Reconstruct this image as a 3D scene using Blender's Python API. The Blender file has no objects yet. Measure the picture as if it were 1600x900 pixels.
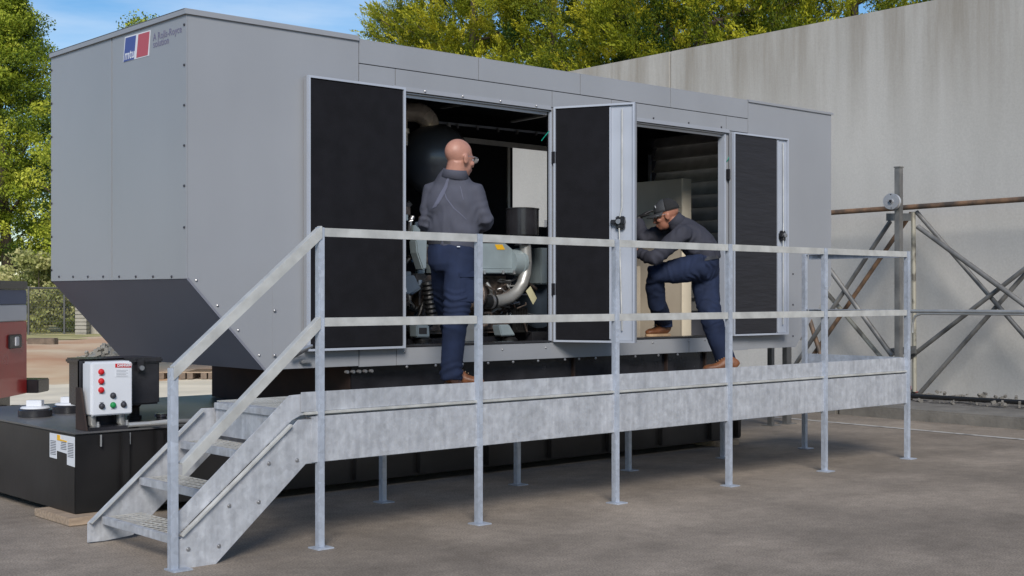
import bpy, bmesh, math, random
import numpy as np
from mathutils import Vector, Matrix, noise
random.seed(7); rng = np.random.default_rng(11)
S = bpy.context.scene; COL = S.collection
R_ = math.radians

# ------------------------------------------------------------------ camera
FPX, HY, CH = 2067.2, 461.2, 1.45
YAW = R_(48.06)
Fv = Vector((math.cos(YAW), math.sin(YAW), 0)); Rv = Vector((math.sin(YAW), -math.cos(YAW), 0)); Zv = Vector((0, 0, 1))
cam = bpy.data.cameras.new('camera'); camo = bpy.data.objects.new('camera', cam); COL.objects.link(camo)
camo.location = (0, 0, CH); camo.rotation_euler = (R_(90), 0, YAW - R_(90))
cam.sensor_width = 36; cam.lens = FPX / 1600 * 36; cam.shift_y = (HY - 450) / 1600
cam.clip_start = 0.1; cam.clip_end = 2000
S.camera = camo
# ------------------------------------------------------------------ light
SUN_EL, SUN_DIR = 33, Vector((0.8, 1.0, 0)).normalized()      # the way the light travels over the ground
w = bpy.data.worlds.new('World'); S.world = w; w.use_nodes = True
nt = w.node_tree; nt.nodes.clear()
sky = nt.nodes.new('ShaderNodeTexSky'); sky.sky_type = 'NISHITA'; sky.sun_disc = False
sky.sun_elevation = R_(SUN_EL); sky.sun_rotation = math.atan2(-SUN_DIR.x, -SUN_DIR.y); sky.air_density = 1.0; sky.dust_density = 0.15; sky.ozone_density = 3.5
tc = nt.nodes.new('ShaderNodeTexCoord'); mp = nt.nodes.new('ShaderNodeMapping'); mp.inputs['Scale'].default_value = (1.2, 1.2, 7)
nz = nt.nodes.new('ShaderNodeTexNoise'); nz.inputs['Scale'].default_value = 2.3; nz.inputs['Detail'].default_value = 6; nz.inputs['Roughness'].default_value = .55
cr = nt.nodes.new('ShaderNodeValToRGB'); cr.color_ramp.elements[0].position = .5; cr.color_ramp.elements[1].position = .78
cr.color_ramp.elements[1].color = (.55, .55, .55, 1)
mx = nt.nodes.new('ShaderNodeMixRGB'); mx.inputs[2].default_value = (6.5, 7.0, 7.6, 1)
bg = nt.nodes.new('ShaderNodeBackground'); bg.inputs[1].default_value = .08
wo = nt.nodes.new('ShaderNodeOutputWorld'); ln = nt.links.new
ln(tc.outputs['Generated'], mp.inputs[0]); ln(mp.outputs[0], nz.inputs['Vector']); ln(nz.outputs[0], cr.inputs[0])
ln(cr.outputs[0], mx.inputs[0]); hs_ = nt.nodes.new('ShaderNodeHueSaturation'); hs_.inputs['Saturation'].default_value = 1.2; hs_.inputs['Value'].default_value = .85; ln(sky.outputs[0], hs_.inputs['Color']); ln(hs_.outputs[0], mx.inputs[1]); ln(mx.outputs[0], bg.inputs[0]); ln(bg.outputs[0], wo.inputs[0])
sun = bpy.data.lights.new('sun', 'SUN'); suno = bpy.data.objects.new('sun', sun); COL.objects.link(suno)
sun.energy = 2.2; sun.angle = R_(22); sun.color = (1, .94, .86)
sd = Vector((SUN_DIR.x, SUN_DIR.y, -math.tan(R_(SUN_EL)))).normalized()
suno.rotation_euler = sd.to_track_quat('-Z', 'Y').to_euler()
S.view_settings.view_transform = 'Standard'; S.view_settings.look = 'None'; S.view_settings.gamma = 1
S.view_settings.exposure = 0.8

# ------------------------------------------------------------------ helpers
def ray(px, py): return Fv + Rv * ((px - 800) / FPX) + Zv * ((HY - py) / FPX)
def at(px, py, y): d = ray(px, py); return Vector((0, 0, CH)) + d * (y / d.y)      # where a sight line meets the plane Y = y
def atx(px, py, x): d = ray(px, py); return Vector((0, 0, CH)) + d * (x / d.x)
def gz(px, py, z=0.): d = ray(px, py); return Vector((0, 0, CH)) + d * ((z - CH) / d.z)
def J(px, py, D): return Vector((0, 0, CH)) + ray(px, py) * D

def tag(o, label=None, cat=None, group=None, kind=None):
    if label: o['label'] = label
    if cat: o['category'] = cat
    if group: o['group'] = group
    if kind: o['kind'] = kind
    return o
def empty(name, loc, label, cat, group=None):
    o = bpy.data.objects.new(name, None); COL.objects.link(o); o.location = loc; o.empty_display_size = .2
    return tag(o, label, cat, group)
def frame(t, s):
    t = t.normalized(); s = s - t * s.dot(t)
    if s.length < 1e-5: s = t.orthogonal()
    s.normalize(); return t, s, t.cross(s)
class MB:
    def __init__(self): self.v = []; self.f = []
    def add(self, vs, fs):
        n = len(self.v); self.v += [tuple(p) for p in vs]; self.f += [tuple(i + n for i in f) for f in fs]; return self
    def box(self, x0, x1, y0, y1, z0, z1):
        vs = [(x, y, z) for z in (z0, z1) for y in (y0, y1) for x in (x0, x1)]
        return self.add(vs, [(0, 2, 3, 1), (4, 5, 7, 6), (0, 1, 5, 4), (2, 6, 7, 3), (0, 4, 6, 2), (1, 3, 7, 5)])
    def obox(self, o, ax, ay, az):      # box from corner and three edge vectors
        o, ax, ay, az = map(Vector, (o, ax, ay, az))
        vs = [o + ax * i + ay * j + az * k for k in (0, 1) for j in (0, 1) for i in (0, 1)]
        return self.add(vs, [(0, 2, 3, 1), (4, 5, 7, 6), (0, 1, 5, 4), (2, 6, 7, 3), (0, 4, 6, 2), (1, 3, 7, 5)])
    def bar(self, a, b, s, w, h):       # centred bar a to b, width w along s
        a, b = Vector(a), Vector(b); t, s, u = frame(b - a, Vector(s))
        return self.obox(a - s * w / 2 - u * h / 2, b - a, s * w, u * h)
    def prism(self, poly, vec):
        n = len(poly); vec = Vector(vec); poly = [Vector(p) for p in poly]
        return self.add(poly + [p + vec for p in poly], [tuple(range(n))[::-1], tuple(range(n, 2 * n))] + [(i, (i + 1) % n, n + (i + 1) % n, n + i) for i in range(n)])
    def loft(self, rings, n=16, side=(1, 0, 0), caps=True, sq=1.0):   # rings: (point, rx, ry)
        pts = [Vector(r[0]) for r in rings]; vs = []
        for i, r in enumerate(rings):
            t = pts[min(i + 1, len(pts) - 1)] - pts[max(i - 1, 0)]
            t, s, u = frame(t, Vector(side))
            ry = r[2] if len(r) > 2 else r[1]
            for k in range(n):
                a = 2 * math.pi * k / n; c, sn = math.cos(a), math.sin(a)
                if sq != 1: c = math.copysign(abs(c) ** sq, c); sn = math.copysign(abs(sn) ** sq, sn)
                vs.append(pts[i] + s * (r[1] * c) + u * (ry * sn))
        fs = [(i * n + k, i * n + (k + 1) % n, (i + 1) * n + (k + 1) % n, (i + 1) * n + k) for i in range(len(rings) - 1) for k in range(n)]
        if caps: fs += [tuple(range(n))[::-1], tuple(range((len(rings) - 1) * n, len(rings) * n))]
        return self.add(vs, fs)
    def tube(self, pts, r, n=12): 
        return self.loft([(p, r, r) for p in pts], n, (0.31, .2, .93))
    def arc(self, c, a, b, R0, r, a0, a1, n=10, m=14):   # torus piece in the plane of a, b
        c, a, b = map(Vector, (c, a, b))
        return self.tube([c + a * (R0 * math.cos(a0 + (a1 - a0) * i / n)) + b * (R0 * math.sin(a0 + (a1 - a0) * i / n)) for i in range(n + 1)], r, m)
    def ell(self, c, rx, ry, rz, ax=None, n=14, m=10):
        c = Vector(c); ax = ax or (Vector((1, 0, 0)), Vector((0, 1, 0)), Vector((0, 0, 1))); vs = []
        for i in range(1, m):
            th = math.pi * i / m
            for k in range(n):
                ph = 2 * math.pi * k / n
                vs.append(c + ax[0] * (rx * math.sin(th) * math.cos(ph)) + ax[1] * (ry * math.sin(th) * math.sin(ph)) + ax[2] * (rz * math.cos(th)))
        T = len(vs); vs += [c + ax[2] * rz, c - ax[2] * rz]
        fs = [(i * n + k, (i + 1) * n + k, (i + 1) * n + (k + 1) % n, i * n + (k + 1) % n) for i in range(m - 2) for k in range(n)]
        fs += [(T, k, (k + 1) % n) for k in range(n)] + [(T + 1, (m - 2) * n + (k + 1) % n, (m - 2) * n + k) for k in range(n)]
        return self.add(vs, fs)
    def mesh(self, name):
        me = bpy.data.meshes.new(name); me.from_pydata(self.v, [], self.f); me.validate(); 
        bm = bmesh.new(); bm.from_mesh(me); bmesh.ops.recalc_face_normals(bm, faces=bm.faces); bm.to_mesh(me); bm.free()
        return me
    def build(self, name, mat, parent=None, smooth=False, bevel=0, angle=40):
        me = self.mesh(name); me.materials.append(mat)
        if bevel:
            bm = bmesh.new(); bm.from_mesh(me)
            es = [e for e in bm.edges if len(e.link_faces) == 2 and e.calc_face_angle(0) > R_(35)]
            bmesh.ops.bevel(bm, geom=es, offset=bevel, segments=2, affect='EDGES', clamp_overlap=True)
            bm.to_mesh(me); bm.free()
        o = bpy.data.objects.new(name, me); COL.objects.link(o)
        if parent is not None:
            o.parent = parent
            r = parent; off = Vector(parent.location)
            while r.parent: r = r.parent; off += Vector(r.location)
            if off.length: me.transform(Matrix.Translation(-off))
        if smooth:
            me.polygons.foreach_set('use_smooth', [True] * len(me.polygons))
            try: me.set_sharp_from_angle(angle=R_(angle))
            except Exception: pass
        return o
def remesh(mb, voxel, smooth=6, disp=None):
    me = mb.mesh('tmp'); o = bpy.data.objects.new('tmp', me); COL.objects.link(o)
    m = o.modifiers.new('r', 'REMESH'); m.mode = 'VOXEL'; m.voxel_size = voxel
    m2 = o.modifiers.new('s', 'SMOOTH'); m2.factor = .6; m2.iterations = smooth
    dg = bpy.context.evaluated_depsgraph_get()
    out = bpy.data.meshes.new_from_object(o.evaluated_get(dg))
    bpy.data.objects.remove(o)
    if disp:
        ns = [v.normal.copy() for v in out.vertices]
        for v, n in zip(out.vertices, ns): v.co += n * disp(v.co)
    out.polygons.foreach_set('use_smooth', [True] * len(out.polygons))
    return out
def link_mesh(me, name, mat, parent):
    o = bpy.data.objects.new(name, me); me.name = name; me.materials.clear(); me.materials.append(mat); COL.objects.link(o)
    if parent is not None: o.parent = parent; me.transform(Matrix.Translation(-Vector(parent.location)))
    return o
def text(body, name, mat, parent, origin, ux, uz, size, depth=.002, bold=0, shear=0):
    c = bpy.data.curves.new('t', 'FONT'); c.body = body; c.size = size; c.offset = bold; c.shear = shear; c.extrude = depth / 2; c.resolution_u = 2
    c.space_line = .95
    o = bpy.data.objects.new('t', c); COL.objects.link(o)
    dg = bpy.context.evaluated_depsgraph_get(); me = bpy.data.meshes.new_from_object(o.evaluated_get(dg)); bpy.data.objects.remove(o)
    ux, uz = Vector(ux).normalized(), Vector(uz).normalized(); n = ux.cross(uz)
    M = Matrix((ux, uz, n)).transposed().to_4x4(); M.translation = Vector(origin); me.transform(M)
    return link_mesh(me, name, mat, parent)

# ------------------------------------------------------------------ materials
def mat(name, col, rough=.6, metal=0, var=0, vs=6, bump=0, bs=40, spec=.5, col2=None, scale=(1, 1, 1), detail=6, ramp=(.35, .65), coat=0):
    m = bpy.data.materials.new(name); m.use_nodes = True; t = m.node_tree; b = t.nodes['Principled BSDF']; L = t.links.new
    b.inputs['Base Color'].default_value = (*col, 1); b.inputs['Roughness'].default_value = rough; b.inputs['Metallic'].default_value = metal
    b.inputs['Specular IOR Level'].default_value = spec; b.inputs['Coat Weight'].default_value = coat
    tc = t.nodes.new('ShaderNodeTexCoord'); mp = t.nodes.new('ShaderNodeMapping'); mp.inputs['Scale'].default_value = scale; L(tc.outputs['Object'], mp.inputs[0])
    if var or col2:
        n = t.nodes.new('ShaderNodeTexNoise'); n.inputs['Scale'].default_value = vs; n.inputs['Detail'].default_value = detail; L(mp.outputs[0], n.inputs['Vector'])
        r = t.nodes.new('ShaderNodeValToRGB'); r.color_ramp.elements[0].position, r.color_ramp.elements[1].position = ramp
        c2 = col2 or tuple(c * (1 + var) for c in col); c1 = col if col2 else tuple(c * (1 - var) for c in col)
        r.color_ramp.elements[0].color = (*c1, 1); r.color_ramp.elements[1].color = (*c2, 1)
        L(n.outputs[0], r.inputs[0]); L(r.outputs[0], b.inputs['Base Color'])
        rr = t.nodes.new('ShaderNodeMapRange'); rr.inputs['To Min'].default_value = max(.05, rough - .1); rr.inputs['To Max'].default_value = min(1, rough + .1)
        L(n.outputs[0], rr.inputs[0]); L(rr.outputs[0], b.inputs['Roughness'])
    if bump:
        n2 = t.nodes.new('ShaderNodeTexNoise'); n2.inputs['Scale'].default_value = bs; n2.inputs['Detail'].default_value = 5; L(mp.outputs[0], n2.inputs['Vector'])
        bp = t.nodes.new('ShaderNodeBump'); bp.inputs['Strength'].default_value = bump; bp.inputs['Distance'].default_value = .02
        L(n2.outputs[0], bp.inputs['Height']); L(bp.outputs[0], b.inputs['Normal'])
    return m
def noise_chain(m, out_sock, scale, mapscale, lo, hi, c_lo, c_hi, fac=1, detail=6, mode='MULTIPLY'):
    """multiply whatever feeds Base Color by another noise"""
    t = m.node_tree; b = t.nodes['Principled BSDF']; L = t.links.new
    tc = t.nodes.new('ShaderNodeTexCoord'); mp = t.nodes.new('ShaderNodeMapping'); mp.inputs['Scale'].default_value = mapscale; L(tc.outputs['Object'], mp.inputs[0])
    n = t.nodes.new('ShaderNodeTexNoise'); n.inputs['Scale'].default_value = scale; n.inputs['Detail'].default_value = detail; L(mp.outputs[0], n.inputs['Vector'])
    r = t.nodes.new('ShaderNodeValToRGB'); r.color_ramp.elements[0].position, r.color_ramp.elements[1].position = lo, hi
    r.color_ramp.elements[0].color = (*c_lo, 1); r.color_ramp.elements[1].color = (*c_hi, 1); L(n.outputs[0], r.inputs[0])
    mxx = t.nodes.new('ShaderNodeMixRGB'); mxx.blend_type = mode; mxx.inputs[0].default_value = fac
    lk = b.inputs['Base Color'].links
    if lk: L(lk[0].from_socket, mxx.inputs[1])
    else: mxx.inputs[1].default_value = b.inputs['Base Color'].default_value
    L(r.outputs[0], mxx.inputs[2]); L(mxx.outputs[0], b.inputs['Base Color'])
    return r
M = {}
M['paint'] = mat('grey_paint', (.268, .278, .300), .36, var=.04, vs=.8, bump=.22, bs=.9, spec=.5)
M['paint_in'] = mat('grey_door_frame_paint', (.36, .39, .45), .4, var=.05, vs=3)
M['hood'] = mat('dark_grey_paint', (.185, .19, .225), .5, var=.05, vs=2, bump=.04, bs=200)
M['foam'] = mat('black_foam', (.010, .010, .0125), .9, var=.15, vs=9, bump=.12, bs=120, spec=.15)
M['foam_w'] = mat('black_foam_wrinkled', (.02, .02, .024), .6, var=.1, vs=6, bump=.35, bs=9, spec=.35, scale=(.6, 1, 4))
M['black'] = mat('black_paint', (.022, .022, .026), .24, var=.3, vs=4, bump=.05, bs=50)
M['tank'] = mat('black_tank_paint', (.012, .0115, .012), .33, var=.5, vs=1.5, bump=.08, bs=8)
M['tanktop'] = mat('dusty_tank_top', (.05, .053, .065), .42, col2=(.12, .115, .11), vs=1.2, bump=.05, bs=30)
M['rust'] = mat('brown_primer', (.03, .016, .012), .7, var=.4, vs=6)
M['galv'] = mat('galvanized_steel', (.48, .495, .525), .48, metal=.35, var=.12, vs=14, bump=.06, bs=60, scale=(1, 1, .8), detail=8)
noise_chain(M['galv'], None, 3.5, (1, 1, .5), .3, .75, (.87, .875, .88), (1.08, 1.08, 1.08))
noise_chain(M['galv'], None, 30, (1, 1, .07), .4, .6, (.92, .92, .93), (1.04, 1.04, 1.04))
M['rail'] = mat('galvanized_rail', (.52, .52, .50), .42, metal=.35, var=.14, vs=8, bump=.05, bs=60)
M['post'] = mat('galvanized_post', (.42, .46, .53), .42, metal=.35, var=.12, vs=9, bump=.05, bs=60, scale=(1, 1, .3))
M['bolt'] = mat('zinc_bolt', (.4, .4, .41), .35, metal=.8)
M['darkbolt'] = mat('dark_screw', (.06, .06, .07), .4, metal=.5)
M['silencer'] = mat('satin_black_silencer', (.07, .075, .09), .40, metal=.1, spec=1.0, coat=.3)
M['steel'] = mat('stainless_pipe', (.88, .78, .66), .26, metal=.4, var=.2, vs=5, bump=.03, bs=30)
M['alu'] = mat('raw_pipe', (.42, .42, .41), .42, metal=.6, var=.1, vs=6)
M['engine'] = mat('engine_grey', (.24, .29, .31), .38, var=.08, vs=6, spec=.6)
M['engine_d'] = mat('engine_blue_grey', (.09, .12, .16), .4, var=.15, vs=5)
M['cast'] = mat('dirty_castings', (.04, .034, .03), .5, col2=(.16, .12, .10), vs=14, bump=.5, bs=35, metal=.3)
M['hose'] = mat('black_rubber', (.012, .012, .012), .4, bump=.3, bs=30)
M['cream'] = mat('cream_lit_edge', (.75, .68, .55), .6, var=.03)
M['beige'] = mat('beige_panel', (.42, .37, .30), .55, var=.08, vs=3)
M['louvre'] = mat('louvre_metal', (.46, .45, .43), .45, var=.15, vs=6)
M['white'] = mat('white_box_paint', (.6, .62, .66), .35, var=.02)
M['whitel'] = mat('label_white', (.62, .64, .68), .5)
M['red'] = mat('red_lens', (.5, .012, .015), .25)
M['green'] = mat('green_button', (.01, .22, .06), .3)
M['ylw'] = mat('yellow_sticker', (.75, .42, .02), .5)
M['ink'] = mat('dark_ink', (.05, .05, .07), .6)
M['blueink'] = mat('blue_logo', (.05, .075, .26), .45)
M['redink'] = mat('red_logo', (.40, .07, .09), .45)
M['inkp'] = mat('purple_grey_lettering', (.14, .13, .22), .5)
M['trred'] = mat('trailer_red', (.50, .026, .022), .3, var=.08, vs=2, coat=.3)
M['trwhite'] = mat('trailer_white', (.68, .69, .72), .35)
M['trblue'] = mat('trailer_blue', (.03, .07, .19), .35)
M['wood'] = mat('raw_wood', (.33, .25, .18), .8, var=.2, vs=8, scale=(1, 6, 6), bump=.3)
M['woodd'] = mat('weathered_wood', (.16, .12, .09), .85, var=.3, vs=6, bump=.3)
M['skin'] = mat('skin', (.38, .19, .14), .45, var=.08, vs=14, bump=.08, bs=80, spec=.4)
M['skin2'] = mat('tanned_skin', (.33, .145, .095), .45, var=.15, vs=18, bump=.15, bs=60, spec=.4)
M['shirt'] = mat('slate_shirt', (.068, .071, .094), .8, var=.12, vs=5, bump=.15, bs=300, spec=.25)
M['shirt2'] = mat('dark_shirt', (.036, .037, .05), .8, var=.12, vs=5, bump=.15, bs=300, spec=.25)
M['sheen_piping_sh'] = mat('shirt_sheen_and_piping', (.11, .115, .16), .75, var=.08, vs=5, bump=.15, bs=300, spec=.25)  # paler shirt colour for the painted sheen and the piping
M['navy'] = mat('navy_trousers', (.016, .024, .054), .85, var=.18, vs=7, bump=.2, bs=260, spec=.2)
M['leather'] = mat('brown_leather', (.20, .075, .03), .5, var=.25, vs=14, bump=.15, bs=60)
M['sole'] = mat('tan_sole', (.40, .27, .16), .7)
M['belt'] = mat('black_belt', (.03, .03, .035), .4)
M['cap'] = mat('charcoal_cap', (.035, .038, .043), .7, bump=.3, bs=300)
M['cap2'] = mat('black_mesh_cap', (.012, .012, .013), .8, bump=.5, bs=400)
M['glove'] = mat('black_glove', (.012, .012, .013), .6)
M['glass'] = mat('clear_lens', (.22, .22, .22), .2, spec=.5)
M['hair'] = mat('grey_hair', (.22, .2, .19), .8, bump=.5, bs=200)
M['teal'] = mat('teal_cord', (.0, .25, .18), .5)
M['bark'] = mat('bark', (.06, .045, .032), .9, var=.4, vs=8, bump=.6, bs=14, scale=(1, 1, .3))
M['rubber'] = mat('tyre_rubber', (.015, .015, .016), .8)
M['tag'] = mat('manila_tag', (.55, .52, .33), .7)
M['wire'] = mat('fence_wire', (.12, .12, .12), .5, metal=.5)
M['reel'] = mat('roller_metal', (.45, .45, .46), .35, metal=.7)

noise_chain(M['paint'], None, 2.0, (1, 1, .15), .3, .75, (.955, .955, .95), (1.02, 1.02, 1.02), detail=8)
def spangle(m, sc, lo, hi):
    t = m.node_tree; b = t.nodes['Principled BSDF']; L = t.links.new; N = t.nodes.new
    tc = N('ShaderNodeTexCoord'); v = N('ShaderNodeTexVoronoi'); v.inputs['Scale'].default_value = sc; L(tc.outputs['Object'], v.inputs['Vector'])
    sp = N('ShaderNodeSeparateColor'); L(v.outputs['Color'], sp.inputs[0]); mr = N('ShaderNodeMapRange'); mr.inputs['To Min'].default_value = lo; mr.inputs['To Max'].default_value = hi; L(sp.outputs[0], mr.inputs[0])
    mxx = N('ShaderNodeMixRGB'); mxx.blend_type = 'MULTIPLY'; mxx.inputs[0].default_value = 1; L(b.inputs['Base Color'].links[0].from_socket, mxx.inputs[1]); L(mr.outputs[0], mxx.inputs[2]); L(mxx.outputs[0], b.inputs['Base Color'])
    r2 = N('ShaderNodeMapRange'); r2.inputs['To Min'].default_value = .36; r2.inputs['To Max'].default_value = .58; L(sp.outputs[1], r2.inputs[0]); L(r2.outputs[0], b.inputs['Roughness'])
spangle(M['galv'], 38, .93, 1.06); spangle(M['post'], 38, .9, 1.08)
# ground concrete
M['concrete'] = mat('yard_concrete', (.245, .207, .168), .82, var=.18, vs=.55, bump=.22, bs=55, spec=.35, detail=10)
noise_chain(M['concrete'], None, 2.2, (1, 1, 1), .3, .72, (.86, .855, .85), (1.12, 1.115, 1.11), detail=12)
noise_chain(M['concrete'], None, 90, (1, 1, 1), .3, .7, (.62, .62, .62), (1.36, 1.36, 1.36), detail=5)
noise_chain(M['concrete'], None, 11, (1, 1, 1), .3, .7, (.88, .875, .87), (1.1, 1.1, 1.1), detail=12)
noise_chain(M['concrete'], None, .45, (.5, 2.2, 1), .50, .72, (1, 1, 1), (.80, .79, .78), detail=10)
M['wallc'] = mat('wall_concrete', (.46, .448, .425), .8, var=.05, vs=.35, bump=.12, bs=20, spec=.3, scale=(1, 1, .6))
noise_chain(M['wallc'], None, 1.4, (1, 1, .25), .35, .75, (.90, .90, .895), (1.05, 1.05, 1.05), detail=10)
noise_chain(M['wallc'], None, 40, (1, 1, 1), .3, .7, (.94, .94, .94), (1.05, 1.05, 1.05))
def top_streaks(m, ztop):       # rain streaks running down from the coping, strongest near the top
    t = m.node_tree; b = t.nodes['Principled BSDF']; L = t.links.new; N = t.nodes.new
    tc = N('ShaderNodeTexCoord'); mp = N('ShaderNodeMapping'); mp.inputs['Scale'].default_value = (2.2, 2.2, .16); L(tc.outputs['Object'], mp.inputs[0])
    n = N('ShaderNodeTexNoise'); n.inputs['Scale'].default_value = 1.6; n.inputs['Detail'].default_value = 10; n.inputs['Roughness'].default_value = .65; L(mp.outputs[0], n.inputs['Vector'])
    r = N('ShaderNodeMapRange'); r.inputs['From Min'].default_value = .38; r.inputs['From Max'].default_value = .66; L(n.outputs[0], r.inputs[0])
    sp = N('ShaderNodeSeparateXYZ'); L(tc.outputs['Object'], sp.inputs[0])
    z = N('ShaderNodeMapRange'); z.inputs['From Min'].default_value = ztop - 2.2; z.inputs['From Max'].default_value = ztop; z.interpolation_type = 'SMOOTHSTEP'; L(sp.outputs['Z'], z.inputs[0])
    mu = N('ShaderNodeMath'); mu.operation = 'MULTIPLY'; L(r.outputs[0], mu.inputs[0]); L(z.outputs[0], mu.inputs[1])
    ad = N('ShaderNodeMath'); ad.operation = 'MULTIPLY_ADD'; ad.inputs[1].default_value = .30; L(z.outputs[0], ad.inputs[0]); L(mu.outputs[0], ad.inputs[2])
    mm = N('ShaderNodeMath'); mm.operation = 'MULTIPLY'; mm.inputs[1].default_value = .50; L(ad.outputs[0], mm.inputs[0])
    mxx = N('ShaderNodeMixRGB'); mxx.inputs[2].default_value = (.20, .17, .13, 1); L(mm.outputs[0], mxx.inputs[0])
    lk = b.inputs['Base Color'].links[0]; L(lk.from_socket, mxx.inputs[1]); L(mxx.outputs[0], b.inputs['Base Color'])
top_streaks(M['wallc'], 5.46)
M['kerb'] = mat('kerb_concrete', (.15, .14, .125), .85, var=.2, vs=3, bump=.3, bs=25)
M['dirtstrip'] = mat('gravelly_dirt', (.05, .045, .04), .95, col2=(.16, .15, .14), vs=12, bump=.9, bs=18)
M['line'] = mat('worn_line_paint', (.42, .40, .37), .7, col2=(.12, .11, .10), vs=9, ramp=(.5, .72), bump=.1)
M['sand'] = mat('pale_sand', (.74, .66, .52), .9, var=.14, vs=.8, bump=.3, bs=8)
M['dirt'] = mat('red_dirt', (.50, .28, .16), .95, col2=(.66, .52, .35), vs=.45, bump=.5, bs=6)
M['grass'] = mat('dry_grass', (.24, .24, .08), .95, col2=(.55, .46, .22), vs=.8, bump=.6, bs=10)
M['block'] = mat('pale_block', (.33, .31, .27), .9, var=.12, vs=3, bump=.2)
M['rustpipe'] = mat('rusty_pipe', (.07, .055, .045), .65, col2=(.24, .14, .08), vs=5, bump=.15, bs=30, metal=.2)
M['greypipe'] = mat('weathered_galvanized_pipe', (.10, .10, .10), .5, col2=(.23, .225, .215), vs=4, bump=.1, bs=30, metal=.4, scale=(1, 1, .6))
M['palepipe'] = mat('pale_painted_pipe', (.34, .32, .26), .5, col2=(.13, .12, .10), vs=5, ramp=(.5, .62), metal=.2)

def leafmat(name, lo, mid, hi, trans=.35):
    m = bpy.data.materials.new(name); m.use_nodes = True; t = m.node_tree; L = t.links.new; b = t.nodes['Principled BSDF']; N = t.nodes.new
    a = N('ShaderNodeAttribute'); a.attribute_name = 'tone'
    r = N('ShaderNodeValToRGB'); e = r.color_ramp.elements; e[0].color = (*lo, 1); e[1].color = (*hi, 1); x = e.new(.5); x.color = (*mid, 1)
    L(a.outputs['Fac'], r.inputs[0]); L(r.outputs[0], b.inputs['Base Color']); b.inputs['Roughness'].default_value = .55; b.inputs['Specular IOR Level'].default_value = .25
    tr = N('ShaderNodeBsdfTranslucent'); L(r.outputs[0], tr.inputs[0]); ms = N('ShaderNodeMixShader'); ms.inputs[0].default_value = trans
    L(b.outputs[0], ms.inputs[1]); L(tr.outputs[0], ms.inputs[2]); L(ms.outputs[0], t.nodes['Material Output'].inputs[0]); return m
M['leafc'] = leafmat('conifer_sprays', (.018, .05, .007), (.24, .28, .018), (.62, .57, .045))
M['leafo'] = leafmat('oak_leaves', (.025, .06, .010), (.25, .32, .025), (.60, .62, .08))
M['leafb'] = leafmat('shrub_leaves', (.10, .13, .03), (.36, .38, .13), (.62, .58, .28))

# ------------------------------------------------------------------ ground and setting
def sheet(name, poly, mt, z, z0=None):
    me = MB(); me.add([(x, y, z) for x, y in poly], [tuple(range(len(poly)))]); o = me.build(name, mt); return tag(o, kind='structure')
def grid_sheet(name, x0, x1, y0, y1, nx, ny, hf, mt):
    vs = [(x0 + (x1 - x0) * i / nx, y0 + (y1 - y0) * j / ny, 0) for j in range(ny + 1) for i in range(nx + 1)]
    vs = [(x, y, hf(x, y)) for x, y, _ in vs]
    fs = [(j * (nx + 1) + i, j * (nx + 1) + i + 1, (j + 1) * (nx + 1) + i + 1, (j + 1) * (nx + 1) + i) for j in range(ny) for i in range(nx)]
    b = MB(); b.v = vs; b.f = fs; o = b.build(name, mt, smooth=True, angle=180); return tag(o, kind='structure')
sheet('ground', [(-900, -900), (900, -900), (900, 900), (-900, 900)], M['grass'], -.06)
sheet('concrete_yard', [(-60, -60), (60, -60), (60, 14.2), (-60, 15.2)], M['concrete'], 0)
def hd(x, y):
    a = min(max((y - 19) / 12, 0), 1); a = a * a * (3 - 2 * a)
    return -.02 + .35 * a + .12 * a * noise.noise(Vector((x * .35, y * .5, 2))) + .015 * noise.noise(Vector((x, y, 0)))
grid_sheet('sandy_yard', -40, 30, 14.0, 21.5, 60, 20, lambda x, y: -.012 + .01 * noise.noise(Vector((x, y, 4))) - (.03 if y < 14.4 else 0), M['sand'])
grid_sheet('dirt_bank', -40, 40, 20.8, 33.5, 90, 30, lambda x, y: hd(x, y) - .02, M['dirt'])
grid_sheet('grass_field', -80, 60, 32.5, 90, 60, 30, lambda x, y: .33 + .03 * noise.noise(Vector((x * .3, y * .3, 3))), M['grass'])
rs = random.Random(5)
# painted line, kerb and dirt strip along the wall
WB = Vector((16.212, 8.226, 0)); WD = Vector((math.cos(R_(87.5)), math.sin(R_(87.5)), 0)); WN = Vector((-WD.y, WD.x, 0))   # WN points towards the yard
def wl(s, off, z): return WB + WD * s + WN * off + Vector((0, 0, z))
b = MB(); b.add([wl(-20, 3.50, .004), wl(5.2, 3.50, .004), wl(5.2, 3.40, .004), wl(-20, 3.40, .004)], [(0, 1, 2, 3)]); tag(b.build('painted_line', M['line']), kind='structure')
b = MB()
for i in range(12):
    s0 = -20 + i * 3; a, c = wl(s0 + .01, 2.55, -.02), wl(s0 + 2.985, 2.55, -.02)
    b.obox(a, c - a, WN * -.95, Vector((0, 0, .15)))
tag(b.build('kerb', M['kerb'], bevel=.02), kind='structure')
vs = []
nx = 160
for i in range(nx + 1):
    for j in range(7):
        s = -20 + 40 * i / nx; o_ = 1.62 - 1.7 * j / 6
        p = wl(s, o_, 0); p.z = .10 + .05 * noise.noise(p * 2.3) + .03 * noise.noise(p * 7); vs.append(p)
b = MB(); b.add(vs, [(i * 7 + j, (i + 1) * 7 + j, (i + 1) * 7 + j + 1, i * 7 + j + 1) for i in range(nx) for j in range(6)])
tag(b.build('gravel_strip', M['dirtstrip']), kind='structure')
b = MB()
for k in range(700):
    p = wl(rs.uniform(-8, 6), rs.uniform(.1, 1.55), .13 + rs.uniform(-.01, .03)); q = rs.uniform(.012, .04)
    t_, s_, u_ = frame(Vector((rs.gauss(0, 1), rs.gauss(0, 1), rs.gauss(0, 1))), Zv); b.obox(p, t_ * q * 1.4, s_ * q, u_ * q)
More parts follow.
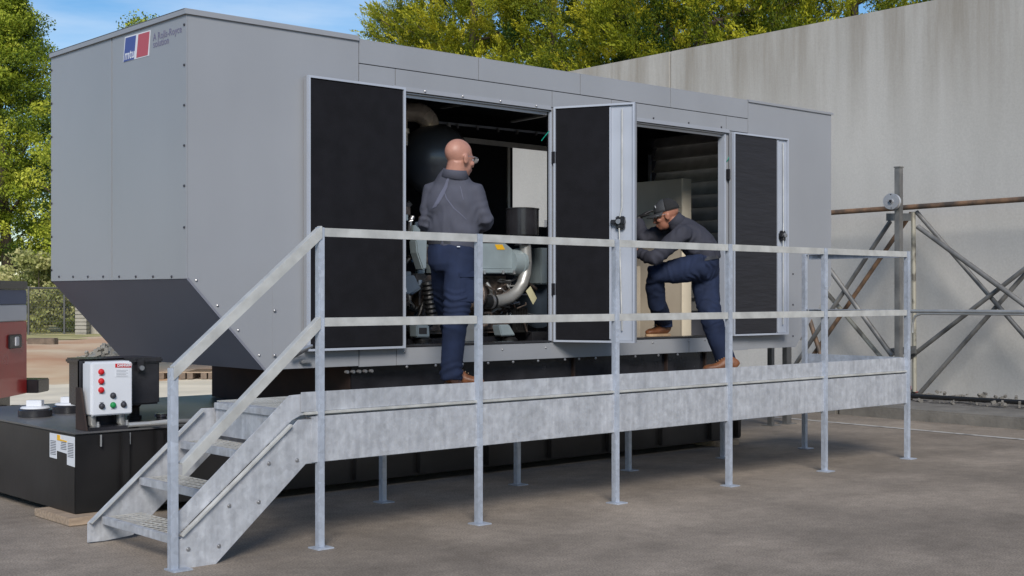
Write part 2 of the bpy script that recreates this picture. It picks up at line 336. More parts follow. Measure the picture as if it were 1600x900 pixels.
tag(b.build('loose_stones', M['kerb']), kind='stuff', label='loose stones and debris strewn on the strip behind the kerb', cat='stones')
# concrete wall in cast panels
wall = empty('concrete_wall', WB, 'tall streaked grey concrete wall running behind the generator enclosure', 'wall')
s_j = 6.235
edges = [-22, -14, s_j - 13, s_j, s_j + 7.5]
for a, c in zip(edges[:-1], edges[1:]):
    b = MB(); p = wl(a + .008, 0, -.1); b.obox(p, WD * (c - a - .016), WN * -.3, Vector((0, 0, 5.56))); b.build('wall_panel', M['wallc'], wall, bevel=.012)
b = MB(); b.obox(wl(-22, -.1, 0), WD * (s_j + 29.4), WN * -.1, Vector((0, 0, 5.3))); b.build('joint_filler', M['black'], wall)

# ------------------------------------------------------------------ trees
def leaves(centres, sizes, tones, axes=None, n=1):
    """one quad per leaf: centres (N,3)"""
    N = len(centres); d1 = rng.normal(size=(N, 3)); d1 /= np.linalg.norm(d1, axis=1)[:, None]
    if axes is not None:
        d1 = d1 * .55 + axes; d1 /= np.linalg.norm(d1, axis=1)[:, None]
    d2 = np.cross(d1, rng.normal(size=(N, 3))); d2 /= np.linalg.norm(d2, axis=1)[:, None] + 1e-9
    a = d1 * sizes[:, None]; c = d2 * sizes[:, None] * (.40 if axes is not None else .5)
    V = np.stack([centres - a * .9, centres + c, centres + a, centres - c], 1).reshape(-1, 3)
    me = bpy.data.meshes.new('crown'); me.vertices.add(4 * N); me.vertices.foreach_set('co', V.ravel().astype(np.float32))
    me.loops.add(4 * N); me.loops.foreach_set('vertex_index', np.arange(4 * N, dtype=np.int32))
    me.polygons.add(N); me.polygons.foreach_set('loop_start', np.arange(0, 4 * N, 4, dtype=np.int32)); me.polygons.foreach_set('loop_total', np.full(N, 4, dtype=np.int32))
    me.update(); at_ = me.attributes.new('tone', 'FLOAT', 'FACE'); at_.data.foreach_set('value', np.clip(tones, 0, 1).astype(np.float32)); me.validate()
    return me
def crown_mesh(H, z0, rad, nclump, nleaf, size, kind, seed, shape):
    global rng; rng = np.random.default_rng(seed)
    C = []
    while len(C) < nclump:
        u = rng.random(); z = z0 + (H - z0) * u; r = rad * shape(u); k = rng.random() ** .45 * r; a = rng.random() * 6.283
        C.append((k * math.cos(a), k * math.sin(a), z, k / max(r, .01), a))
    C = np.array(C); P, T, A, Sz = [], [], [], []
    for x, y, z, e, a in C:
        tone = .5 + .27 * rng.normal(); cs = rng.uniform(.6, 1.25)
        if kind == 'conifer':      # upswept feathery sprays: each clump is several fronds
            for k in range(6):
                ax = np.array([math.cos(a) * .75 + rng.normal() * .5, math.sin(a) * .75 + rng.normal() * .5, .65 + rng.normal() * .3]); ax /= np.linalg.norm(ax)
                L = rng.uniform(.35, .75) * cs; m = nleaf // 6; t = rng.random(m); side = rng.normal(size=(m, 3)) * (.10 * cs) * (1.05 - t)[:, None]
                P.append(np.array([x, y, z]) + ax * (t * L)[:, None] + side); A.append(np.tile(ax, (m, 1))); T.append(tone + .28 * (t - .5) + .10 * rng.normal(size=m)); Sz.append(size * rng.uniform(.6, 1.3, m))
        else:
            m = nleaf; q = rng.normal(size=(m, 3)); q /= np.linalg.norm(q, axis=1)[:, None]; q *= (rng.random(m) ** .4)[:, None] * np.array([.42, .42, .26]) * cs
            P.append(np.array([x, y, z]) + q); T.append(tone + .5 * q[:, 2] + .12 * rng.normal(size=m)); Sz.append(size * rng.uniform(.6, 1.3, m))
    return leaves(np.concatenate(P), np.concatenate(Sz), np.concatenate(T), np.concatenate(A) if A else None), C
def make_tree(name, loc, label, H, z0, rad, nclump, nleaf, size, kind, seed, shape, mt, group, trunk_r=.18, rot=0):
    t = empty(name, loc, label, 'tree' if H > 3 else 'shrub', group)
    me, C = crown_mesh(H, z0, rad, nclump, nleaf, size, kind, seed, shape)
    me.materials.append(mt); o = bpy.data.objects.new('crown', me); COL.objects.link(o); o.parent = t
    b = MB(); rr = random.Random(seed); pts = []
    for i in range(8):
        f = i / 7; pts.append((Vector((math.sin(f * 3 + seed) * .12 * H / 8, math.cos(f * 2.3 + seed) * .1 * H / 8, H * .88 * f)), trunk_r * (1 - .85 * f) * (1.35 if i == 0 else 1)))
    b.loft([(p, r, r) for p, r in pts], 9)
    for k in range(min(26, len(C))):
        x, y, z = C[k][:3]; zb = max(.12 * H, z - rr.uniform(.3, .7) * math.hypot(x, y) - .2); f = min(.98, zb / (H * .88)); i = int(f * 7); p0 = pts[i][0].lerp(pts[min(7, i + 1)][0], f * 7 - i); r0 = trunk_r * (1 - .85 * f) * .5
        p1 = Vector((x * .5, y * .5, zb + (z - zb) * .35)); b.loft([(p0, r0, r0), (p1, r0 * .6, r0 * .6), (Vector((x, y, z)), r0 * .2, r0 * .2)], 6)
    tr = b.mesh('trunk'); tr.materials.append(M['bark']); o2 = bpy.data.objects.new('trunk', tr); COL.objects.link(o2); o2.parent = t
    t.rotation_euler.z = rot
    return t
def copy_tree(t, loc, rot, sc, label):
    r = t.copy(); COL.objects.link(r); r.location = loc; r.rotation_euler.z = rot; r.scale = (sc, sc, sc); r['label'] = label
    for ch in t.children:
        c = ch.copy(); COL.objects.link(c); c.parent = r
    return r
cshape = lambda u: (1 - u) ** .6 * .9 + .12 if u > .12 else .8
def dp(px, D): p = J(px, HY, D); return Vector((p.x, p.y, 0))
grp = 'conifers behind the concrete wall'
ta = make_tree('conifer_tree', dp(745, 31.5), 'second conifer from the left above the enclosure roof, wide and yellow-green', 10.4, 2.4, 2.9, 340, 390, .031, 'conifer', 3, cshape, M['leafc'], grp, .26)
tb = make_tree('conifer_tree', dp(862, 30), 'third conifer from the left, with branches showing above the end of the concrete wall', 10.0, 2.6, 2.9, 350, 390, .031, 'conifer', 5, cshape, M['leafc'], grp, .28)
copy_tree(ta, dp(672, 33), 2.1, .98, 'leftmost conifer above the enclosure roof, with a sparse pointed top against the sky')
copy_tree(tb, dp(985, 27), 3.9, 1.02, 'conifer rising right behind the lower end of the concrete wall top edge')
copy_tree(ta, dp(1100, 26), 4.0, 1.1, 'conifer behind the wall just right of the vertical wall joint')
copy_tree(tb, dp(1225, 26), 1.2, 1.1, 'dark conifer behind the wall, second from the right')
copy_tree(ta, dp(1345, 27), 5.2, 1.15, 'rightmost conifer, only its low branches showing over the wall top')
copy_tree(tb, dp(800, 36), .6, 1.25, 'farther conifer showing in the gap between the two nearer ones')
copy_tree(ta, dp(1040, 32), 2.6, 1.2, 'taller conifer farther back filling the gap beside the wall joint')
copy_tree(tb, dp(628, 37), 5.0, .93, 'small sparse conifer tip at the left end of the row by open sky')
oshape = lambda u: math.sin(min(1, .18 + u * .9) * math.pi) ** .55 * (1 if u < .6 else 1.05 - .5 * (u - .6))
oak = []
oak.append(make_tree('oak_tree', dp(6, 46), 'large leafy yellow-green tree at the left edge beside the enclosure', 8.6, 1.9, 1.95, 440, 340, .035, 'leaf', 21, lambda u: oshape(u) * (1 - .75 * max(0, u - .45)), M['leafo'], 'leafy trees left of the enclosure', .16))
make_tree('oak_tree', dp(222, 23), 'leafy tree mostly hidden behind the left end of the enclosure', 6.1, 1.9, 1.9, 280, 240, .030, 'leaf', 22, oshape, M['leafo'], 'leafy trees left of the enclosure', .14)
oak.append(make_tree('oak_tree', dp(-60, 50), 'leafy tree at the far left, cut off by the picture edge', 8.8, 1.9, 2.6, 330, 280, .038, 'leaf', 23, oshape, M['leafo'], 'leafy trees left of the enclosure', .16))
for o_ in oak: o_.scale = (1.5, 1.5, 1.5)
# shrubs behind the fence
sshape = lambda u: math.sin((.25 + .7 * u) * math.pi) ** .6
for i, (px, D, H, rd, lab) in enumerate([(62, 40, 2.3, 1.3, 'pale green shrub behind the fence next to the red trailer'), (100, 41, 2.2, 1.2, 'bushy pale shrub behind the fence beside the slatted post'),
                                         (30, 43, 2.4, 1.6, 'shrub behind the fence hidden partly by the trailer'), (130, 50, 2.5, 1.8, 'distant shrub behind the slatted concrete post'), (72, 52, 3.2, 2.2, 'taller hazy shrub farthest behind the fence')]):
    make_tree('shrub', dp(px, D) + Vector((0, 0, .3)), lab, H if H < 3 else 2.95, .05, rd, 60, 90, .075, 'leaf', 40 + i, sshape, M['leafb'], 'shrubs beyond the fence', .05)

# ------------------------------------------------------------------ left background things
# chain-link fence
fence = empty('chain_link_fence', dp(60, 37) + Vector((0, 0, .3)), 'sagging wire fence with a top rail in front of the pale shrubs', 'fence')
def dpz(px, D, z): p = dp(px, D); p.z = z; return p
pa, pb = dpz(20, 37, .3), dpz(215, 39, .3)
b = MB(); b.tube([pa + Zv * 1.35, pb + Zv * 1.35], .028, 8); b.build('top_rail', M['wire'], fence)
for k in range(4):
    q = pa.lerp(pb, .12 + .28 * k); b = MB(); b.tube([q, q + Zv * 1.4], .03, 8); b.build('fence_post', M['wire'], fence)
b = MB(); L_ = (pb - pa)
for k in range(6): b.bar(pa + Zv * (.2 + k * .2), pb + Zv * (.2 + k * .2), (0, 0, 1), .007, .007)
n_ = 40
for k in range(-10, n_):
    for sg in (1, -1):
        f0 = k / n_; f1 = f0 + 10 / n_
        if sg < 0: f0, f1 = f1, f0
        p0 = pa + L_ * f0 + Zv * .02; p1 = pa + L_ * f1 + Zv * 1.33; b.bar(p0, p1, (0, 0, 1), .006, .006)
b.build('wire_mesh', M['wire'], fence)
# slatted concrete post & leaning slabs
q = dpz(125, 37.5, .28); b = MB()
for k in range(10): b.obox(q + Rv * -.14 + Zv * (.105 * k), Rv * .32, Fv * .3, Zv * .085)
b.obox(q + Rv * -.11 + Fv * .03, Rv * .26, Fv * .24, Zv * 1.03)
tag(b.build('block_pillar', M['block']), 'stack of pale grooved blocks standing at the end of the wire fence', 'pillar')
for k, (px, h, ln_, lab) in enumerate([(137, 1.0, .12, 'narrow pale concrete slab leaning beside the grooved pillar'), (152, .95, .8, 'wide pale concrete slab standing behind the sloped dark hood')]):
    q = dpz(px, 38, .28); b = MB(); b.prism([q, q + Rv * (ln_ + .2), q + Rv * ln_ + Zv * h * .45, q + Rv * -.1 + Zv * h, q + Rv * -.16 + Zv * h], Fv * .15); tag(b.build('concrete_slab', M['block'], bevel=.01), lab, 'slab')
q = dpz(42, 31, .27); b = MB(); b.obox(q, Rv * .64, Fv * .3, Zv * .17); tag(b.build('timber_baulk', M['woodd'], bevel=.015), 'brown square timber lying on the bank beside the trailer', 'timber')
# rubble heap
hp = dpz(178, 27, .1); hp = Vector((hp.x, hp.y, .1)); b = MB(); rr = random.Random(4)
for k in range(160):
    a = rr.random() * 6.28; r = rr.random() ** .6 * .75; z = .34 * (1 - r / .78); s = rr.uniform(.03, .075)
    ax = Vector((rr.gauss(0, 1), rr.gauss(0, 1), rr.gauss(0, 1))).normalized(); t_, s_, u_ = frame(ax, Zv)
    b.obox(hp + Vector((r * math.cos(a), r * math.sin(a), z)), t_ * s * 1.5, s_ * s, u_ * s)
b.loft([(hp - Zv * .1, .8, .8), (hp + Zv * .12, .5, .5), (hp + Zv * .3, .1, .1)], 20)
tag(b.build('rubble_heap', M['block']), 'low heap of grey rubble behind the black spill box', 'rubble', kind='stuff')
# pallets
for k, (px, lab) in enumerate([(247, 'wooden pallet lying on the pale yard left of the handrail post'), (292, 'wooden pallet lying on the pale yard below the sloped hood')]):
    q = gz(px, 592); t = empty('wooden_pallet', q, lab, 'pallet', 'pallets on the yard'); w_ = .42
    for j in range(3): b = MB(); b.obox(q + Rv * (j * w_ * .88) , Rv * .1, Fv * .8, Zv * .10); b.build('bearer', M['woodd'], t)
    for j in range(5): b = MB(); b.obox(q + Rv * -.02 + Fv * (.17 * j) + Zv * .102, Rv * (w_ * 2 + .08), Fv * .11, Zv * .022); b.build('top_board', M['wood'], t)

# trailer at the left edge
D0 = 14.7; off = Rv * ((42 - 800) / FPX * D0)
def tp(f, r, z): return Fv * (D0 + f) + off + Rv * r + Zv * z          # f along the trailer (negative = nearer), r to the right, z up
tr = empty('trailer', tp(-1.3, -.8, 0), 'red, white and blue enclosed trailer cut off by the left picture edge', 'trailer')
def tband(name, z0, z1, mt, o_=0):
    b = MB(); b.obox(tp(-2.6, -1.5 + o_ * 0, z0), Fv * 2.6, Rv * (1.5 + o_), Zv * (z1 - z0)); return b.build(name, mt, tr, bevel=.008)
tband('red_panel', .36, 1.165, M['trred']); tband('white_band', 1.168, 1.345, M['trwhite']); tband('blue_band', 1.348, 1.51, M['trblue']); tband('roof_cap', 1.513, 1.605, M['black'], .01)
b = MB(); b.obox(tp(-1.25, .003, .40), Fv * .05, Rv * .012, Zv * 1.1); b.build('door_trim', M['bolt'], tr)
lt = MB(); lt.obox(tp(-.56, .002, .875), Fv * .36, Rv * .02, Zv * .15); lt = lt.build('latch', M['black'], tr, bevel=.015)
b = MB(); b.obox(tp(-.42, .023, .90), Fv * .10, Rv * .014, Zv * .10); b.build('handle', M['trwhite'], lt, bevel=.006)
b = MB(); b.obox(tp(.02, -.6, .36), Fv * .35, Rv * .72, Zv * .15); b.build('bumper', M['black'], tr, bevel=.01)
b = MB(); b.obox(tp(-2.6, -1.4, .22), Fv * 2.5, Rv * 1.25, Zv * .135); b.build('chassis', M['black'], tr)
wc = tp(-1.6, -.14, .3); b = MB(); b.loft([(wc - Rv * .2, .26), (wc - Rv * .18, .3), (wc - Rv * .02, .3), (wc, .26)], 28, Zv); wh = b.build('wheel', M['rubber'], tr, smooth=True)
b = MB(); b.loft([(wc - Rv * .01, .15), (wc + Rv * .012, .14)], 20, Zv); b.build('rim', M['bolt'], wh)
wc2 = tp(-1.6, -1.25, .3); b = MB(); b.loft([(wc2 - Rv * .2, .26), (wc2 - Rv * .18, .3), (wc2 - Rv * .02, .3), (wc2, .26)], 28, Zv); b.build('wheel', M['rubber'], tr, smooth=True)
b = MB(); b.obox(tp(-2.5, -.9, 0), Fv * .08, Rv * .08, Zv * .22); b.build('support_leg', M['black'], tr)
b = MB(); b.obox(tp(-.2, -.12, 0.02), Fv * .09, Rv * .09, Zv * .22); b.build('support_leg', M['black'], tr)

# ------------------------------------------------------------------ fuel tank
TX0, TX1, TY0, TY1, TZ0, TZ1 = 3.557, 10.30, 8.12, 10.43, .055, .567
tank = empty('fuel_tank', (TX0, TY0, 0), 'long low black steel fuel tank carrying the generator enclosure', 'fuel tank')
b = MB(); b.box(TX0, TX1, TY0, TY1, TZ0, TZ1 - .006); b.build('tank_shell', M['tank'], tank, bevel=.006)
b = MB(); b.box(TX0 - .012, TX1 + .012, TY0 - .014, TY1 + .012, TZ1 - .004, TZ1 + .008); b.build('top_plate', M['tanktop'], tank, bevel=.003)
for x in [3.86, 4.10, 4.9, 5.7, 6.3, 7.0, 7.7, 8.4, 9.1, 9.8, 10.2]:
    b = MB(); b.box(x, x + .05, TY0 - .045, TY0 - .002, TZ0 + .02, TZ1 - .01); b.build('stiffener', M['tank'], tank, bevel=.004)
b = MB(); SX = at(549, 590, 8.14).x; b.box(SX, 10.15, 8.14, 10.2, TZ1 + .012, .926); b.build('skid_frame', M['black'], tank)
b = MB(); b.box(SX - .012, SX - .002, 8.15, 10.2, TZ1 + .012, .92); b.build('skid_web', M['rust'], tank)
for x in (6.6, 8.0, 9.2, 9.75): b = MB(); b.box(x, x + .02, 8.11, 8.138, TZ1 + .012, .92); b.build('skid_rib', M['rust'], tank)
for k in range(5): b = MB(); b.loft([(at(540 + k * 9.5, 581 - k * .4, 8.0), .012), (at(540 + k * 9.5, 581 - k * .4, 8.0) - Vector((0, .03, 0)), .012)], 10, Zv); b.build('pipe_plug', M['bolt'], tank)
for px_, py_ in ((55, 650), (108, 644)):
    c = gz(px_, py_, TZ1 + .01); b = MB(); b.loft([(c, .118), (c + Zv * .045, .118), (c + Zv * .055, .10)], 30); o = b.build('filler_cap', M['black'], tank, smooth=True)
    b = MB(); b.loft([(c + Zv * .056, .105), (c + Zv * .07, .095), (c + Zv * .074, .05)], 28); b.obox(c + Zv * .07 - Rv * .055 - Fv * .03, Rv * .11, Fv * .06, Zv * .045); b.build('white_plug', M['white'], o, bevel=.003)
lbl = at(0, 0, 8.1)
# warning decal on the left end of the tank
def tl(px, py): return atx(px, py, TX0 - .004)
def face_decal(name, q, mt, vec, parent): b = MB(); b.prism(q, vec); return b.build(name, mt, parent)
dl = face_decal('warning_decal', [tl(78, 676), tl(117, 683), tl(117, 730), tl(105, 726), tl(105, 709), tl(89, 704), tl(89, 717), tl(78, 714)], M['whitel'], (-.002, 0, 0), tank)
face_decal('yellow_strip', [tl(90, 679), tl(94.5, 680), tl(94.5, 686), tl(105, 689), tl(105, 691), tl(90, 687.5)], M['ylw'], (-.0045, 0, 0), dl)
b = MB()
for k in range(9):
    for (x0, x1) in ((79.5, 88), (95.5, 104.5) if k > 1 else (96, 104), (106.5, 115.5)):
        yy = 688 + k * 2.6 - (79 - x0) * .16
        if k > 4 and x0 > 90 and x0 < 100: continue
        q0, q1 = tl(x0, yy), tl(x1, yy + (x1 - x0) * .17); b.bar(q0 - Vector((.0032, 0, 0)), q1 - Vector((.0032, 0, 0)), (0, 0, 1), .0035, .001)
b.build('small_print', M['ink'], dl)
tag(MB().box(3.47, 3.75, 8.0, 8.55, .002, .053).build('wooden_block', M['wood'], bevel=.004), 'short pale timber block under the left corner of the black tank', 'wooden block')
tag(MB().box(9.9, 10.2, 8.06, 8.5, .002, .053).build('wooden_block', M['wood'], bevel=.004), 'timber packing block under the right end of the black tank', 'wooden block')
# conduit on the tank top
b = MB(); b.tube([gz(200, 664, .60), gz(235, 662, .60), gz(262, 659, .62), gz(300, 658, .60)], .017, 10); o = tag(b.build('conduit', M['alu'], smooth=True), 'grey flexible conduit lying along the tank top towards the stairs', 'conduit')
c = gz(210, 656, TZ1 + .01); b = MB(); b.loft([(c, .05), (c + Zv * .03, .05), (c + Zv * .031, .035), (c + Zv * .09, .035), (c + Zv * .1, .045), (c + Zv * .12, .045)], 18); b.build('vent_pipe', M['rust'], tank, smooth=True)
c = gz(252, 655, TZ1 + .01); b = MB(); b.loft([(c, .035), (c + Zv * .02, .035), (c + Zv * .021, .05), (c + Zv * .04, .04)], 14); b.build('vent_pipe', M['black'], tank, smooth=True)

# spill box and control box on its bracket
sb = empty('spill_box', (4.1, 8.4, TZ1), 'black steel spill containment box with a hasp behind the white control box', 'spill box')
a_, c_ = at(196, 562, 8.42), at(250, 645, 8.42)
b = MB(); b.box(3.80, c_.x, 8.42, 8.78, .70, 1.0); b.build('box_body', M['black'], sb, bevel=.012)
b = MB(); b.box(3.785, c_.x + .015, 8.40, 8.80, .985, 1.022); b.build('lid', M['black'], sb, bevel=.01)
hs = MB().box(4.115, 4.165, 8.385, 8.40, .93, 1.015).build('hasp', M['black'], sb, bevel=.004)
b = MB(); b.loft([(Vector((4.14, 8.383, .955)), .017), (Vector((4.14, 8.366, .955)), .017)], 12, Zv); b.build('lock', M['bolt'], hs)
MB().box(3.95, 4.05, 8.5, 8.62, TZ1 + .008, .70).build('stem', M['black'], sb)
cb = empty('control_box', (3.85, 8.2, TZ1), 'white control box with three red lamps and a green button on a black bracket', 'control box')
CY = 8.17; p0, p1 = at(143, 566, CY), at(206, 647, CY)
MB().box(p0.x - .005, p1.x, CY, CY + .13, p1.z, p0.z).build('box_body', M['white'], cb, bevel=.012)
MB().box(p0.x, p1.x - .004, CY - .014, CY - .001, p1.z + .006, p0.z - .006).build('lid', M['white'], cb, bevel=.006)
br = MB().box(p0.x - .03, p1.x + .02, CY + .135, CY + .15, TZ1 + .01, 1.03).build('mounting_bracket', M['black'], cb, bevel=.01)
b = MB(); b.prism([(p0.x - .045, CY - .02, TZ1 + .01), (p0.x - .045, CY + .14, TZ1 + .01), (p0.x - .045, CY + .14, .85), (p0.x - .045, CY + .07, .85)], (.012, 0, 0)); b.build('bracket_gusset', M['rust'], cb)
MB().box(p0.x - .03, p1.x + .03, CY - .04, CY + .13, TZ1 + .01, TZ1 + .03).build('bracket_foot', M['black'], cb)
for x in (p0.x + .03, p1.x - .05):
    b = MB(); b.loft([(Vector((x, CY - .03, TZ1 + .031)), .014), (Vector((x, CY - .03, TZ1 + .05)), .014), (Vector((x, CY - .03, TZ1 + .051)), .009), (Vector((x, CY - .03, TZ1 + .065)), .009)], 8); b.build('bolt', M['bolt'], cb)
    b = MB(); b.loft([(Vector((x, CY - .075, TZ1 - .09)), .007), (Vector((x, CY - .075, TZ1 - .015)), .007)], 8); b.build('bolt', M['bolt'], cb)
    b = MB(); b.loft([(Vector((x, CY + .06, p1.z - .002)), .028), (Vector((x, CY + .06, p1.z - .05)), .028), (Vector((x + .03, CY + .06, p1.z - .09)), .022), (Vector((x + .05, CY + .06, TZ1 + .03)), .022)], 12); b.build('cable_gland', M['alu'], cb, smooth=True)
YF = CY - .014
def disc(px, py, r, mt, nm, r2=None):
    c = at(px, py, YF); b = MB(); b.loft([(c, r * 1.25), (c - Vector((0, .006, 0)), r * 1.2), (c - Vector((0, .0065, 0)), r), (c - Vector((0, .018, 0)), r * .85), (c - Vector((0, .022, 0)), r * .4)], 18, Zv); return b.build(nm, mt, cb, smooth=True)
for y in (581, 595.5, 609.5): disc(158, y, .0165, M['red'], 'lamp')
for (x, y, m_) in ((176.5, 618, 'darkbolt'), (159, 634.5, 'darkbolt'), (176.5, 633, 'green'), (193, 632, 'darkbolt')): disc(x, y, .0165, M[m_], 'button' if m_ == 'green' else 'selector_switch')
def fq(x0, y0, x1, y1): return [at(x0, y0, YF - .0005), at(x1, y0, YF - .0005), at(x1, y1, YF - .0005), at(x0, y1, YF - .0005)]
ds = face_decal('danger_label', fq(180, 568.2, 205, 574.2), M['red'], (0, -.002, 0), cb)
text('DANGER!', 'danger_lettering', M['whitel'], cb, at(183.2, 573.0, YF - .004), (1, 0, 0), (0, 0, 1), .024, .001, .0008)
face_decal('instruction_label', fq(180, 577, 202, 589), M['whitel'], (0, -.0015, 0), cb)
b = MB()
for k in range(5): b.bar(at(182, 578.5 + k * 2.3, YF - .0025), at(200 - (k % 2) * 3, 578.3 + k * 2.3, YF - .0025), (0, 0, 1), .0015, .001)
for (x, y) in ((158, 587), (158, 601), (158, 615.3), (159, 629), (176.5, 639), (193, 626.5)): b.bar(at(x - 3, y, YF - .001), at(x + 3, y, YF - .001), (0, 0, 1), .003, .001)
b.build('small_print', M['ink'], cb)

# ------------------------------------------------------------------ generator enclosure
EX0, EX1, EY0, EY1, EZ0, EZC, EZ1 = 4.288, 11.663, 8.02, 10.221, .928, 1.558, 3.337
XL, XR = 4.878, 11.05
enc = empty('generator_enclosure', (EX0, EY0, EZ0), 'large grey steel generator enclosure with open black-lined doors', 'generator enclosure')
def xp(px, py=460, y=EY0): return at(px, py, y).x
XA = xp(560); XB = xp(1168)
O1a, O1b, O2a, O2b, OZ0, OZ1 = 6.06, 7.625, 8.33, 9.915, 1.068, 2.985
def panel(poly, name='side_panel', y0=-.006, y1=.004, m_='paint', par=None):
    b = MB(); b.prism([(x, EY0 + y0, z) for x, z in poly], (0, y1 - y0, 0)); return b.build(name, M[m_], par or enc, bevel=.0012)
g = .003
panel([(EX0 + .004, EZC), (XL, EZ0), (XA - g, EZ0), (XA - g, EZ1), (EX0 + .004, EZ1)])
ZH = at(560, 99, EY0).z
def rect(x0, x1, z0, z1): return [(x0 + g, z0 + g), (x1 - g, z0 + g), (x1 - g, z1 - g), (x0 + g, z1 - g)]
tops = [XA, xp(747), xp(906), xp(1047), XB]
for a, c in zip(tops[:-1], tops[1:]): panel(rect(a, c, ZH, EZ1 + g), 'header_panel')
lows = [XA, xp(617), xp(862), xp(955), xp(1134), XB]
for a, c in zip(lows[:-1], lows[1:]): panel(rect(a, c, OZ1 + .035, ZH), 'header_panel')
panel(rect(XA, O1a - .02, OZ0 - .01, OZ1 + .035)); panel(rect(O1b + .02, O2a - .02, OZ0 - .01, OZ1 + .035)); panel(rect(O2b + .02, XB, OZ0 - .01, OZ1 + .035))
panel([(XB + g, EZ0), (XR, EZ0), (EX1, EZC), (EX1, EZ1 - .005), (XB + g, EZ1 - .005)])
sk = [XA, xp(618, 560), xp(957, 540), xp(1075, 535), XB]
for a, c in zip(sk[:-1], sk[1:]): panel(rect(a, c, EZ0 - .01, OZ0 - .012), 'skirt_panel', -.012)
for a, c in ((O1a - .07, O1b + .0), (O2a, O2b + .06)):     # drip rails above the openings
    b = MB(); b.prism([(a, EY0 - .03, OZ1 + .01), (a, EY0 - .007, OZ1 + .01), (a, EY0 - .007, OZ1 + .045), (a, EY0 - .018, OZ1 + .045)], (c - a, 0, 0)); b.build('drip_rail', M['paint'], enc)
    b = MB(); b.box(a + .05, c, EY0 - .004, EY0 + .05, OZ1 - .004, OZ1 + .006); b.box(a + .05, c, EY0 + .02, EY0 + .035, OZ1 - .028, OZ1 - .006); b.build('door_seal', M['bolt'], enc)
    b = MB(); b.box(a + .07, c - .01, EY0 - .02, EY0 + .12, OZ0 - .010, OZ0 + .004); b.build('threshold', M['black'], enc)
for (x0, x1, yd) in ((O1a - .02, O1a, .07), (O1b, O1b + .02, .012), (O2a - .02, O2a, .07), (O2b, O2b + .02, .07)):
    MB().box(x0, x1, EY0 - .012, EY0 + yd, OZ0, OZ1).build('door_jamb', M['paint_in'], enc, bevel=.002)
# structural backing (black inside)
b = MB(); y0, y1 = EY0 + .006, EY0 + .05
b.prism([(EX0 + .01, y0, EZC), (XL, y0, EZ0 + .01), (O1a - .021, y0, EZ0 + .01), (O1a - .021, y0, EZ1 - .01), (EX0 + .01, y0, EZ1 - .01)], (0, .044, 0))
b.box(O1a - .02, O2b + .02, y0, y1, OZ1 + .05, EZ1 - .01); b.box(O1a - .02, O2b + .02, y0, y1, EZ0 + .01, OZ0 - .012); b.box(O1b + .021, O2a - .021, y0, y1, OZ0 - .011, OZ1 + .049)
b.prism([(O2b + .021, y0, EZ0 + .01), (XR, y0, EZ0 + .01), (EX1 - .01, y0, EZC), (EX1 - .01, y0, EZ1 - .01), (O2b + .021, y0, EZ1 - .01)], (0, .044, 0))
b.build('front_lining', M['foam'], enc)
# end wall, sloped hood, roof
ys = at(176, 300, EY0); yseam = atx(176, 300, EX0).y
for a, c in ((EY0 - .006, yseam - .007), (yseam + .007, EY1)): MB().box(EX0 - .006, EX0 + .003, a, c, EZC + .002, EZ1 - .002).build('end_panel', M['paint'], enc, bevel=.0012)
MB().box(EX0 + .005, EX0 + .05, EY0 + .055, EY1 - .01, EZC, EZ1 - .01).build('end_lining', M['foam'], enc)
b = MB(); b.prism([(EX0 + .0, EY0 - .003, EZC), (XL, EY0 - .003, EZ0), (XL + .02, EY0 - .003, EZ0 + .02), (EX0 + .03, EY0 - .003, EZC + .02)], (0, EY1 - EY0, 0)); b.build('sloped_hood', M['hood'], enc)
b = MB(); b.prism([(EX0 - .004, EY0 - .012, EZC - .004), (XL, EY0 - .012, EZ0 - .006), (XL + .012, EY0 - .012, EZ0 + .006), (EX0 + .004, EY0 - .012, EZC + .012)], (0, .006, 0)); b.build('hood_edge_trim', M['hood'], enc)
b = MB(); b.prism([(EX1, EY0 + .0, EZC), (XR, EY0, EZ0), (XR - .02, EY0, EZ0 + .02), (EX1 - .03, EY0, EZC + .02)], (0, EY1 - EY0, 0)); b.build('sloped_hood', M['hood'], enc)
MB().box(XL + .02, XR - .02, EY0 + .05, EY1 - .01, EZ0, EZ0 + .05).build('floor', M['black'], enc)
MB().box(EX0 + .01, EX1 - .01, EY0 + .052, EY1 - .012, EZ1 - .10, EZ1 - .005).build('ceiling_lining', M['foam'], enc)
MB().box(EX0 - .002, EX1 + .002, EY0 - .002, EY1 + .002, EZ1 + .001, EZ1 + .006).build('roof', M['paint'], enc)
b = MB(); b.box(EX0 - .022, XA - .006, EY0 - .022, EY0 - .008, EZ1 - .012, EZ1 + .024); b.box(EX0 - .022, EX0 - .008, EY0 - .008, EY1, EZ1 - .012, EZ1 + .024); b.box(EX0 - .022, XA, EY0 - .008, EY1, EZ1 + .02, EZ1 + .026)
b.build('roof_cap', M['paint'], enc)
b = MB(); b.box(XB, EX1 + .02, EY0 - .02, EY0 - .008, EZ1 - .014, EZ1 + .006); b.box(XB, EX1 + .02, EY0 - .008, EY1, EZ1 + .007, EZ1 + .012); b.build('roof_cap', M['paint'], enc)
